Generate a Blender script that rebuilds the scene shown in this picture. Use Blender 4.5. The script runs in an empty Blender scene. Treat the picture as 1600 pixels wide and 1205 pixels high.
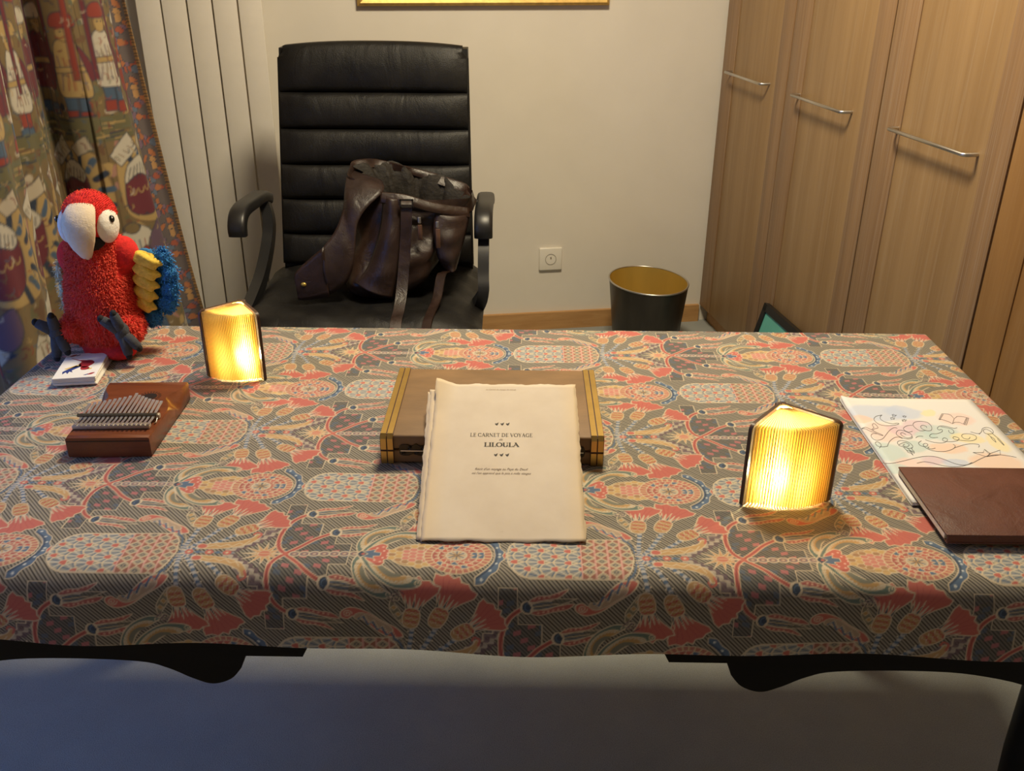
import bpy, bmesh, math, random
import numpy as np
from mathutils import Vector, Matrix
PI=math.pi; R=math.radians
# ------------------------------------------------------------------ camera, light, exposure
scene=bpy.context.scene
COL=scene.collection
cam_d=bpy.data.cameras.new('camera'); cam_d.sensor_width=36; cam_d.lens=36*1450/1600; cam_d.clip_start=.02
cam=bpy.data.objects.new('camera',cam_d); COL.objects.link(cam); scene.camera=cam
cam.matrix_world=Matrix.Translation((0,0,1.43)) @ Matrix.Rotation(R(90-25.5),4,'X') @ Matrix.Rotation(R(.35),4,'Z')
YAW=R(9)                                   # the room is turned against the desk
def room(a,b,z=0):                         # room coordinates (along back wall, towards back wall) -> world
    return Vector((a*math.cos(YAW)-b*math.sin(YAW), a*math.sin(YAW)+b*math.cos(YAW), z))
BACK,LEFT,CAB,RIGHT,FRONT,CEIL=3.487,-1.12,1.338,1.93,-1.9,2.52
w=bpy.data.worlds.new('world'); scene.world=w; w.use_nodes=True
wb=w.node_tree.nodes['Background']; wb.inputs[0].default_value=(.16,.30,.85,1); wb.inputs[1].default_value=.22
def area(name,loc,aim,size,power,color,size_y=None):
    d=bpy.data.lights.new(name,'AREA'); d.energy=power; d.color=color; d.size=size
    if size_y: d.shape='RECTANGLE'; d.size_y=size_y
    o=bpy.data.objects.new(name,d); COL.objects.link(o); o.location=loc
    o.rotation_euler=(Vector(aim)-Vector(loc)).to_track_quat('-Z','Y').to_euler(); return o
area('ceiling_light',(.12,2.0,2.46),(.12,2.0,0),.42,45,(1,.845,.575))
area('window_daylight',room(LEFT-.12,1.37,1.12),room(.4,1.37,1.0),2.05,9.5,(.12,.36,1.0),1.18)
scene.view_settings.view_transform='Standard'; scene.view_settings.look='None'
scene.view_settings.gamma=1; scene.view_settings.use_curve_mapping=False; scene.view_settings.exposure=.25
scene.cycles.use_denoising=True; scene.cycles.max_bounces=10; scene.cycles.diffuse_bounces=5; scene.cycles.transmission_bounces=8
scene.cycles.sample_clamp_indirect=6
# ------------------------------------------------------------------ helpers
class Mb:
    def __init__(s): s.v=[]; s.f=[]
    def add(s,V,Fc):
        n=len(s.v); s.v+=[tuple(p) for p in V]; s.f+=[tuple(i+n for i in f) for f in Fc]; return s
    def box(s,c,d,rot=None):
        x,y,z=[k/2 for k in d]; V=[Vector((sx*x,sy*y,sz*z)) for sx in(-1,1) for sy in(-1,1) for sz in(-1,1)]
        if rot is not None: V=[rot@p for p in V]
        return s.add([p+Vector(c) for p in V],[(0,1,3,2),(4,6,7,5),(0,4,5,1),(2,3,7,6),(0,2,6,4),(1,5,7,3)])
    def rbox(s,c,d,r=.005,seg=2,rot=None):
        bm=bmesh.new(); bmesh.ops.create_cube(bm,size=1)
        for v in bm.verts: v.co=Vector((v.co.x*d[0],v.co.y*d[1],v.co.z*d[2]))
        bmesh.ops.bevel(bm,geom=bm.edges[:],offset=min(r,min(d)*.49),segments=seg,profile=.5,affect='EDGES')
        bm.verts.index_update(); M3=rot if rot is not None else Matrix.Identity(3)
        s.add([M3@v.co+Vector(c) for v in bm.verts],[[v.index for v in f.verts] for f in bm.faces]); bm.free(); return s
    def rings(s,RG,cap=True,closed=True):
        n=len(RG[0]); V=[p for r in RG for p in r]; Fc=[]
        for i in range(len(RG)-1):
            for j in range(n if closed else n-1):
                k=(j+1)%n; Fc.append((i*n+j,i*n+k,(i+1)*n+k,(i+1)*n+j))
        if cap: Fc.append(tuple(range(n-1,-1,-1))); Fc.append(tuple((len(RG)-1)*n+j for j in range(n)))
        return s.add(V,Fc)
    def tube(s,P,r,n=8,cap=True,flat=1.0):
        P=[Vector(p) for p in P]; m=len(P); rr=r if isinstance(r,(list,tuple)) else [r]*m; RG=[]; up=None
        for i in range(m):
            t=(P[min(i+1,m-1)]-P[max(i-1,0)]).normalized()
            if up is None: up=t.orthogonal().normalized() if abs(t.z)>.9 else Vector((0,0,1)).cross(t).normalized()
            a=(up-t*up.dot(t)).normalized(); up=a; b=t.cross(a)
            RG.append([P[i]+a*rr[i]*math.cos(2*PI*k/n)+b*rr[i]*flat*math.sin(2*PI*k/n) for k in range(n)])
        return s.rings(RG,cap)
    def strip(s,P,side,width,th):          # a strap: path, side direction(s), width(s), thickness
        P=[Vector(p) for p in P]; m=len(P); RG=[]
        for i in range(m):
            t=(P[min(i+1,m-1)]-P[max(i-1,0)]).normalized(); a=Vector(side[i] if isinstance(side,list) else side)
            a=(a-t*a.dot(t)).normalized(); b=t.cross(a); wd=(width[i] if isinstance(width,list) else width)/2
            RG.append([P[i]-a*wd-b*th/2,P[i]+a*wd-b*th/2,P[i]+a*wd+b*th/2,P[i]-a*wd+b*th/2])
        return s.rings(RG)
    def lathe(s,prof,n=24,c=(0,0,0),sx=1,sy=1,rot=0,cap=False):
        RG=[]
        for r,z in prof:
            ring=[]
            for k in range(n):
                t=2*PI*k/n; x,y=r*sx*math.cos(t),r*sy*math.sin(t)
                ring.append((c[0]+x*math.cos(rot)-y*math.sin(rot),c[1]+x*math.sin(rot)+y*math.cos(rot),c[2]+z))
            RG.append(ring)
        return s.rings(RG,cap)
    def prism(s,poly,z0,z1):
        n=len(poly); V=[(x,y,z0) for x,y in poly]+[(x,y,z1) for x,y in poly]
        return s.add(V,[tuple(range(n-1,-1,-1)),tuple(range(n,2*n))]+[(i,(i+1)%n,n+(i+1)%n,n+i) for i in range(n)])
    def ball(s,c,r,nu=16,nv=10,rot=None,fn=None):
        rx,ry,rz=r if isinstance(r,(list,tuple)) else (r,r,r); V=[];Fc=[]
        for j in range(nv+1):
            ph=-PI/2+PI*j/nv
            for i in range(nu):
                th=2*PI*i/nu; k=fn(th,ph) if fn else 1
                p=Vector((rx*math.cos(ph)*math.cos(th)*k,ry*math.cos(ph)*math.sin(th)*k,rz*math.sin(ph)*k))
                if rot is not None: p=rot@p
                V.append(p+Vector(c))
        for j in range(nv):
            for i in range(nu): k=(i+1)%nu; Fc.append((j*nu+i,j*nu+k,(j+1)*nu+k,(j+1)*nu+i))
        return s.add(V,Fc)
    def grid(s,fn,nu,nv):
        V=[fn(i/nu,j/nv) for j in range(nv+1) for i in range(nu+1)]
        return s.add(V,[(j*(nu+1)+i,j*(nu+1)+i+1,(j+1)*(nu+1)+i+1,(j+1)*(nu+1)+i) for j in range(nv) for i in range(nu)])
    def xf(s,M4):
        s.v=[tuple(M4@Vector(p)) for p in s.v]; return s
    def rot(s,M3,o=(0,0,0)):
        s.v=[tuple(M3@(Vector(p)-Vector(o))+Vector(o)) for p in s.v]; return s
def link(o,parent=None,label=None,cat=None,group=None,kind=None):
    COL.objects.link(o)
    if parent is not None: o.parent=parent
    for k,v in (('label',label),('category',cat),('group',group),('kind',kind)):
        if v: o[k]=v
    return o
def obj(name,mb,mat,parent=None,smooth=None,recalc=True,label=None,cat=None,group=None,kind=None,loc=None,rotz=0):
    me=bpy.data.meshes.new(name)
    if isinstance(mb,Mb):
        me.from_pydata(mb.v,[],mb.f)
        if recalc:
            bm=bmesh.new(); bm.from_mesh(me); bmesh.ops.recalc_face_normals(bm,faces=bm.faces); bm.to_mesh(me); bm.free()
    else: me=mb
    if mat: me.materials.append(mat)
    if smooth is not None:
        me.polygons.foreach_set('use_smooth',[True]*len(me.polygons)); me.set_sharp_from_angle(angle=R(smooth))
    o=bpy.data.objects.new(name,me)
    if loc is not None: o.location=loc; o.rotation_euler=(0,0,rotz)
    return link(o,parent,label,cat,group,kind)
def thing(name,label,cat,loc=(0,0,0),rotz=0,group=None,rot=None):
    o=bpy.data.objects.new(name,None); o.empty_display_size=.05; o.location=loc; o.rotation_euler=rot or (0,0,rotz)
    return link(o,None,label,cat,group)
def copy_tree(o,parent=None):
    c=o.copy(); COL.objects.link(c); c.parent=parent
    for ch in list(o.children): copy_tree(ch,c)
    return c
def again(o,parent,loc,rotz=0):            # a further piece sharing the mesh of o
    c=o.copy(); COL.objects.link(c); c.parent=parent; c.location=loc; c.rotation_euler=(0,0,rotz); return c
# ------------------------------------------------------------------ materials (all node based)
class N:
    def __init__(s,name):
        s.m=bpy.data.materials.new(name); s.m.use_nodes=True; s.t=s.m.node_tree; s.b=s.t.nodes['Principled BSDF']; s.out=s.t.nodes['Material Output']
    def n(s,typ,inp={},**k):
        x=s.t.nodes.new(typ)
        for a,v in k.items(): setattr(x,a,v)
        for a,v in inp.items():
            if isinstance(v,bpy.types.NodeSocket): s.t.links.new(v,x.inputs[a])
            else: x.inputs[a].default_value=v
        return x
    def l(s,a,b): s.t.links.new(a,b)
    def set(s,**k):
        for a,v in k.items():
            i=s.b.inputs[a.replace('_',' ')]
            if isinstance(v,bpy.types.NodeSocket): s.l(v,i)
            else: i.default_value=v
        return s
    def coord(s,scale=(1,1,1),kind='Object'):
        c=s.n('ShaderNodeTexCoord'); return s.n('ShaderNodeMapping',{'Vector':c.outputs[kind],'Scale':scale}).outputs[0]
    def noise(s,vec,scale,detail=4,rough=.55,dist=0):
        return s.n('ShaderNodeTexNoise',{'Vector':vec,'Scale':scale,'Detail':detail,'Roughness':rough,'Distortion':dist}).outputs['Fac']
    def ramp(s,fac,stops):
        r=s.n('ShaderNodeValToRGB',{'Fac':fac}); e=r.color_ramp.elements
        while len(e)<len(stops): e.new(.5)
        for el,(p,c) in zip(e,stops): el.position=p; el.color=(*c,1) if len(c)==3 else c
        return r.outputs[0]
    def mix(s,f,a,b,blend='MIX'):
        x=s.n('ShaderNodeMix',data_type='RGBA',blend_type=blend)
        for i,v in ((0,f),(6,a),(7,b)):
            if isinstance(v,bpy.types.NodeSocket): s.l(v,x.inputs[i])
            else: x.inputs[i].default_value=v if i==0 else ((*v,1) if len(v)==3 else v)
        return x.outputs[2]
    def math(s,op,a,b=0.0):
        x=s.n('ShaderNodeMath',operation=op)
        for i,v in ((0,a),(1,b)):
            if isinstance(v,bpy.types.NodeSocket): s.l(v,x.inputs[i])
            else: x.inputs[i].default_value=v
        return x.outputs[0]
    def bump(s,h,strength=.3,dist=.002):
        s.l(s.n('ShaderNodeBump',{'Height':h,'Strength':strength,'Distance':dist}).outputs[0],s.b.inputs['Normal']); return s
def mat(name,color,rough=.5,metal=0.,var=.12,vs=25,bump=0,bs=300,bd=.001,stretch=(1,1,1),spec=.5,coat=0,sheen=0):
    k=N(name); v=k.coord(stretch); f=k.noise(v,vs,5)
    c=Vector(color); k.set(Base_Color=k.ramp(f,[(.25,tuple(c*(1-var))),(.75,tuple(min(1,x) for x in c*(1+var)))]),Roughness=rough,Metallic=metal)
    k.b.inputs['Specular IOR Level'].default_value=spec; k.b.inputs['Coat Weight'].default_value=coat
    if sheen: k.b.inputs['Sheen Weight'].default_value=sheen; k.b.inputs['Sheen Roughness'].default_value=.4
    if bump: k.bump(k.noise(v,bs,3),bump,bd)
    return k.m
def wood(name,dark,light,pore,scale=(30,30,1.6),rough=.5,streak=.35):
    k=N(name); v=k.coord(scale); f=k.noise(v,1.0,6,.6,.6); g=k.noise(k.coord((scale[0]*9,scale[1]*9,scale[2]*3)),1.0,3,.6)
    base=k.ramp(f,[(.28,dark),(.5,tuple((a+b)/2 for a,b in zip(dark,light))),(.72,light)])
    p=k.ramp(g,[(.52,(0,0,0)),(.72,(streak,)*3)]); c=k.mix(k.n('ShaderNodeRGBToBW',{'Color':p}).outputs[0],base,pore)
    k.set(Base_Color=c,Roughness=rough); k.bump(g,.15,.0006); return k.m
# ------------------------------------------------------------------ shared materials
M_wall=mat('plaster',(.74,.70,.63),.85,var=.03,vs=6,bump=.15,bs=350,bd=.0006)
M_ceil=mat('ceiling_paint',(.80,.78,.74),.9,var=.02)
k=N('carpet'); v=k.coord(); f=k.noise(v,5,5,.65); g=k.noise(v,420,2,.7)
k.set(Base_Color=k.mix(.35,k.ramp(f,[(.3,(.25,.27,.265)),(.7,(.335,.355,.335))]),k.ramp(g,[(.3,(.16,.17,.165)),(.7,(.46,.48,.46))])),Roughness=1.0); k.b.inputs['Sheen Weight'].default_value=.3
k.bump(g,.6,.004); M_carpet=k.m
M_oak=wood('limed_oak',(.27,.160,.068),(.37,.235,.110),(.43,.32,.20),scale=(16,16,.9))
M_oak2=wood('limed_oak_stile',(.22,.125,.060),(.33,.20,.10),(.46,.37,.28),scale=(40,40,.8),streak=.5)
M_oak3=wood('golden_oak',(.25,.125,.038),(.36,.19,.062),(.36,.22,.10),scale=(14,14,1.6))
M_skirt=wood('skirting_wood',(.42,.22,.08),(.56,.32,.13),(.5,.32,.15),scale=(2,30,40))
M_steel=mat('brushed_steel',(.60,.58,.55),.32,1,var=.05)
M_dark=mat('dark_plastic',(.012,.012,.013),.4,var=.1)
M_white=mat('white_enamel',(.80,.76,.70),.45,var=.02)
# ------------------------------------------------------------------ the room
def slab(name,a0,a1,b0,b1,z0,z1,m,kind='structure',parent=None,cuts=None):
    mb=Mb(); P=[room(a0,b0),room(a1,b0),room(a1,b1),room(a0,b1)]; mb.prism([(p.x,p.y) for p in P],z0,z1)
    return obj(name,mb,m,parent,kind=kind)
slab('floor',LEFT-.1,RIGHT+.1,FRONT-.1,BACK+.1,-.1,0,M_carpet)
slab('ceiling',LEFT-.1,RIGHT+.1,FRONT-.1,BACK+.1,CEIL,CEIL+.1,M_ceil)
slab('wall_back',LEFT-.1,RIGHT+.1,BACK,BACK+.1,0,CEIL,M_wall)
slab('wall_right',RIGHT,RIGHT+.1,FRONT,BACK,0,CEIL,M_wall)
slab('wall_front',LEFT-.1,RIGHT+.1,FRONT-.1,FRONT,0,CEIL,M_wall)
W0,W1,WZ0,WZ1=.75,1.98,.06,2.18
mb=Mb()
for a in ((FRONT,W0,0,CEIL),(W1,BACK,0,CEIL),(W0,W1,0,WZ0),(W0,W1,WZ1,CEIL)):
    P=[room(LEFT-.1,a[0]),room(LEFT,a[0]),room(LEFT,a[1]),room(LEFT-.1,a[1])]; mb.prism([(p.x,p.y) for p in P],a[2],a[3])
obj('wall_left',mb,M_wall,kind='structure')
win=bpy.data.objects.new('window_1',None); link(win,kind='structure'); win.location=room(LEFT-.05,(W0+W1)/2,WZ0); win.rotation_euler=(0,0,YAW)
hw=(W1-W0)/2; hh=WZ1-WZ0; mb=Mb()
for y in (-hw+.025,0,hw-.025): mb.box((0,y,hh/2),(.05,.05,hh))
for z in (.025,hh-.025): mb.box((0,0,z),(.05,2*hw,.05))
obj('window_frame',mb,M_white,win)
k=N('window_glass'); k.set(Base_Color=(.9,.95,1,1),Roughness=0.0); k.b.inputs['Transmission Weight'].default_value=1; k.b.inputs['IOR'].default_value=1.0
for y in (-hw/2,hw/2): obj('pane',Mb().box((0,y,hh/2),(.004,hw-.06,hh-.1)),k.m,win)
mb=Mb(); P=[room(LEFT,BACK-.016),room(CAB,BACK-.016),room(CAB,BACK),room(LEFT,BACK)]; mb.prism([(p.x,p.y) for p in P],0,.072); obj('baseboard_back',mb,M_skirt,kind='structure')
# ------------------------------------------------------------------ wardrobes along the right side
def wardrobe(b1,b0,label,door_m,stile_m,b_handle=True):
    t=thing('wardrobe',label,'wardrobe',room(CAB,b0),YAW,'row of built-in oak wardrobes'); wdt=b1-b0      # local x into the cabinet, y towards back wall
    obj('carcass',Mb().box((.31,wdt/2,1.255),(.55,wdt-.002,2.37)),M_oak2,t)
    obj('plinth',Mb().box((.09,wdt/2,.034),(.10,wdt-.001,.068)),M_skirt,t)
    d=obj('door',Mb().rbox((.017,wdt/2,1.25),(.026,wdt-.005,2.35),.003,2),door_m,t,smooth=40)
    for y,ww in ((wdt-.058,.108),(.045,.084)): obj('stile',Mb().rbox((.003,y,1.25),(.005,ww,2.349),.0022,2),stile_m,d,smooth=40)
    y0,y1=wdt-.105,wdt-.435; z=1.012
    P=[(.006,y0,z),(-.022,y0,z),(-.030,y0-.008,z)]+[(-.030,y1+.008,z),(-.022,y1,z),(.006,y1,z)]
    obj('handle',Mb().tube(P,.0048,10),M_steel,d,smooth=50,label='slim brushed steel bar handle')
bc=[3.487,2.907,2.327,1.780,1.220]
lab=['limed oak wardrobe standing in the room corner beside the wall socket','limed oak wardrobe second from the wall corner, above the leaning teal frame','limed oak wardrobe third from the wall corner, with the lowest nearest handle','golden oak wardrobe at the edge of the picture beside the desk corner']
for i in range(4):
    wardrobe(bc[i]-(.01 if i==0 else 0),bc[i+1],lab[i],M_oak3 if i==3 else M_oak,M_oak3 if i==3 else M_oak2)
# ------------------------------------------------------------------ radiator, picture, socket
rad=thing('radiator','pale flat-panel vertical radiator on the wall beside the curtain','radiator',room(-.715,BACK,0),YAW)
p0=None
for i in range(5):
    x=.0415+i*.0815
    if p0 is None: p0=obj('panel',Mb().rbox((0,-.055,1.02),(.0765,.014,1.9),.004,2),M_white,rad,smooth=40); p0.location=(x,0,0)
    else: again(p0,rad,(x,0,0))
for z in (.12,1.92): obj('header_pipe',Mb().box((.205,-.035,z),(.39,.026,.04)),M_white,rad)
for x,z in ((.06,.3),(.35,.3),(.06,1.75),(.35,1.75)): obj('bracket',Mb().box((x,-.024,z),(.03,.048,.03)),M_white,rad)
M_gold=mat('gilt_wood',(.62,.40,.12),.42,.55,var=.25,vs=40,bump=.3,bs=90)
k=N('oil_canvas'); f=k.noise(k.coord(),6,6); k.set(Base_Color=k.ramp(f,[(.3,(.10,.11,.08)),(.5,(.30,.24,.14)),(.7,(.45,.42,.36))]),Roughness=.6); M_canvas=k.m
pic=thing('picture','gilt framed picture hanging on the wall above the office chair','picture',room(.448,BACK-.001,1.232),YAW)
obj('canvas',Mb().box((0,-.014,.30),(.80,.012,.52)),M_canvas,pic)
def moulding(x0,x1,z0,z1,w_):
    prof=[(0,0),(0,.020),(.010,.028),(.022,.024),(.034,.030),(w_,.016),(w_,0)]; RG=[]
    for cx,cz,sx,sz in ((x0,z0,1,1),(x1,z0,-1,1),(x1,z1,-1,-1),(x0,z1,1,-1)): RG.append([(cx+sx*a,-d,cz+sz*a) for a,d in prof])
    return Mb().rings(RG+[RG[0]],cap=False)
obj('frame',moulding(-.443,.443,0,.62,.05),M_gold,pic,smooth=30)
so=thing('wall_socket','square white wall socket above the metal wastebasket','socket',room(.703,BACK,.297),YAW)
obj('cover_plate',Mb().rbox((0,-.006,0),(.092,.012,.092),.004,3),mat('socket_plastic',(.80,.77,.70),.35,var=.02),so,smooth=40)
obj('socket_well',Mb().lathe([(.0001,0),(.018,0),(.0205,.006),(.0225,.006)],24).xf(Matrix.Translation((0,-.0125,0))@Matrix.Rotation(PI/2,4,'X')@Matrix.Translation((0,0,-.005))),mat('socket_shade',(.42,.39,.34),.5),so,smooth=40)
for x in (-.0095,.0095): obj('pin_hole',Mb().lathe([(.0001,.0015),(.0032,.0015),(.0032,0)],12).xf(Matrix.Translation((x,-.0095,-.002+.004))@Matrix.Rotation(PI/2,4,'X')),M_dark,so)
obj('earth_pin',Mb().lathe([(.0026,0),(.0026,.010),(.0001,.0115)],12).xf(Matrix.Translation((0,-.008,.010))@Matrix.Rotation(PI/2,4,'X')),M_steel,so,smooth=40)
# ------------------------------------------------------------------ wastebasket
wb_=thing('wastebasket','oval dark metal wastebasket with brass-coloured inside below the socket','wastebasket',(.509,3.315,0),R(110))
M_tin=mat('dark_tin',(.060,.054,.046),.38,.75,var=.35,vs=14,bump=.15,bs=30,stretch=(1,1,.25))
M_brass=mat('brass_inside',(.66,.48,.12),.33,.65,var=.12,vs=8,stretch=(1,1,.15))
obj('body',Mb().lathe([(.80*.17,.004),(.17,.29)],64,sy=.14/.17),M_tin,wb_,smooth=40)
obj('lining',Mb().lathe([(.0005,.010),(.80*.168,.010),(.1675,.289)],64,sy=.14/.17),M_brass,wb_,smooth=40)
obj('rim',Mb().rings([[(( .1705+.0032*math.cos(t))*math.cos(s_),(.1405+.0032*math.cos(t))*math.sin(s_),.290+.0032*math.sin(t)) for t in [2*PI*q/8 for q in range(8)]] for s_ in [2*PI*i/64 for i in range(65)]],cap=False),M_steel,wb_,smooth=50)
obj('base_plate',Mb().lathe([(.0005,.001),(.137,.001),(.137,.006)],64,sy=.14/.17),M_tin,wb_)
obj('seam',Mb().strip([(.166*math.cos(-2.3)*.83,.137*math.sin(-2.3)*.83,.01),(.1708*math.cos(-2.3),.1408*math.sin(-2.3),.287)],(math.sin(2.3),math.cos(2.3),0),.006,.0012),M_tin,wb_)
# ------------------------------------------------------------------ framed board leaning on the wardrobe
fb=thing('framed_board','black framed teal board leaning against the wardrobe behind the desk','board',room(CAB-.094,2.60,0),YAW,rot=None)
tilt=Matrix.Rotation(R(14),4,'Y')
mf=Mb()
for c,d in (((0,0,.012),(.02,.42,.024)),((0,0,.323),(.02,.42,.024)),((0,.198,.168),(.02,.024,.335)),((0,-.198,.168),(.02,.024,.335))): mf.box(c,d)
obj('frame',mf.xf(tilt),M_dark,fb)
obj('panel',Mb().box((0,0,.168),(.008,.39,.30)).xf(tilt),mat('teal_board',(.10,.36,.30),.6,var=.08),fb)
# ------------------------------------------------------------------ printed fabric patterns
# ---- tiny painter: fills polygons and strokes lines into a numpy canvas (colour + coverage) ----
class Paint:
    def __init__(s,w,h,px,wrap=True):
        s.px=px; s.nx=int(round(w/px)); s.ny=int(round(h/px)); s.wrap=wrap
        s.im=np.zeros((s.ny,s.nx,4),np.float32)
    def _put(s,x0,y0,mask,col):
        h,w=mask.shape
        ys=np.arange(y0,y0+h); ok=(ys>=0)&(ys<s.ny)
        if not ok.any(): return
        ys=ys[ok]; mask=mask[ok]
        xs=np.arange(x0,x0+w)
        if s.wrap: xs=xs%s.nx
        else:
            k=(xs>=0)&(xs<s.nx)
            if not k.any(): return
            xs=xs[k]; mask=mask[:,k]
        sub=s.im[np.ix_(ys,xs)]; m=mask[...,None]
        new=np.array([*col[:3],1.0],np.float32)
        s.im[np.ix_(ys,xs)]=sub*(1-m)+new*m
    def poly(s,pts,col,a=1.0,clip=None):
        P=np.asarray(pts,float)/s.px
        x0,y0=np.floor(P.min(0)).astype(int)-1; x1,y1=np.ceil(P.max(0)).astype(int)+1
        y0=max(y0,0); y1=min(y1,s.ny)
        if y1<=y0: return
        X=np.arange(x0,x1)+.5; Y=np.arange(y0,y1)+.5
        ins=np.zeros((len(Y),len(X)),bool)
        n=len(P)
        for i in range(n):
            ax,ay=P[i]; bx,by=P[(i+1)%n]
            if ay==by: continue
            c=(ay>Y)!=(by>Y)
            if not c.any(): continue
            xi=(bx-ax)*(Y[c]-ay)/(by-ay)+ax
            ins[c]^=X[None,:]<xi[:,None]
        m=ins.astype(np.float32)*a
        if clip is not None: m*=clip(X[None,:]*s.px,Y[:,None]*s.px)
        s._put(x0,y0,m,col)
    def line(s,pts,col,w,a=1.0,closed=False,clip=None):
        P=np.asarray(pts,float)/s.px; r=max(w/s.px/2,.6)
        if closed: P=np.vstack([P,P[:1]])
        x0,y0=np.floor(P.min(0)-r).astype(int)-1; x1,y1=np.ceil(P.max(0)+r).astype(int)+2
        y0=max(y0,0); y1=min(y1,s.ny)
        if y1<=y0: return
        m=np.zeros((y1-y0,x1-x0),np.float32)
        for i in range(len(P)-1):
            a0=P[i]; b0=P[i+1]
            lx,ly=np.floor(np.minimum(a0,b0)-r).astype(int)-1; hx,hy=np.ceil(np.maximum(a0,b0)+r).astype(int)+2
            ly=max(ly,y0); hy=min(hy,y1)
            if hy<=ly: continue
            X=np.arange(lx,hx)[None,:]+.5; Y=np.arange(ly,hy)[:,None]+.5
            d=b0-a0; L=max(d@d,1e-9)
            t=np.clip(((X-a0[0])*d[0]+(Y-a0[1])*d[1])/L,0,1)
            D=np.hypot(X-a0[0]-t*d[0],Y-a0[1]-t*d[1])
            v=np.clip(r-D+.5,0,1)*a
            sub=m[ly-y0:hy-y0,lx-x0:hx-x0]; np.maximum(sub,v,out=sub)
        if clip is not None: m*=clip((np.arange(x0,x1)[None,:]+.5)*s.px,(np.arange(y0,y1)[:,None]+.5)*s.px)
        s._put(x0,y0,m,col)
    def shape(s,pts,col,out=None,w=1.5,**k):
        s.poly(pts,col,**k)
        if out is not None: s.line(pts,out,w,closed=True,clip=k.get('clip'))
def spline(P,n=8,closed=False):
    P=[np.array(p,float) for p in P]; out=[]; m=len(P)
    for i in range(m if closed else m-1):
        if closed: a,b,c,d=P[i-1],P[i],P[(i+1)%m],P[(i+2)%m]
        else: a,b,c,d=P[max(i-1,0)],P[i],P[i+1],P[min(i+2,m-1)]
        for j in range(n):
            t=j/n; out.append(.5*((2*b)+(c-a)*t+(2*a-5*b+4*c-d)*t*t+(3*b-a-3*c+d)*t**3))
    if not closed: out.append(P[-1])
    return [tuple(p) for p in out]
def ell(cx,cy,rx,ry,n=20,a0=0,a1=2*math.pi,rot=0):
    c,s_=math.cos(rot),math.sin(rot); o=[]
    for i in range(n+(0 if a1-a0>6.28 else 1)):
        t=a0+(a1-a0)*i/n; x,y=rx*math.cos(t),ry*math.sin(t); o.append((cx+c*x-s_*y,cy+s_*x+c*y))
    return o
def shrink(P,f,ox=0,oy=0):
    P=np.asarray(P,float); c=P.mean(0); return (c+(P-c)*f+np.array([ox,oy])).tolist()
TL,TV=563.,170.
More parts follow.
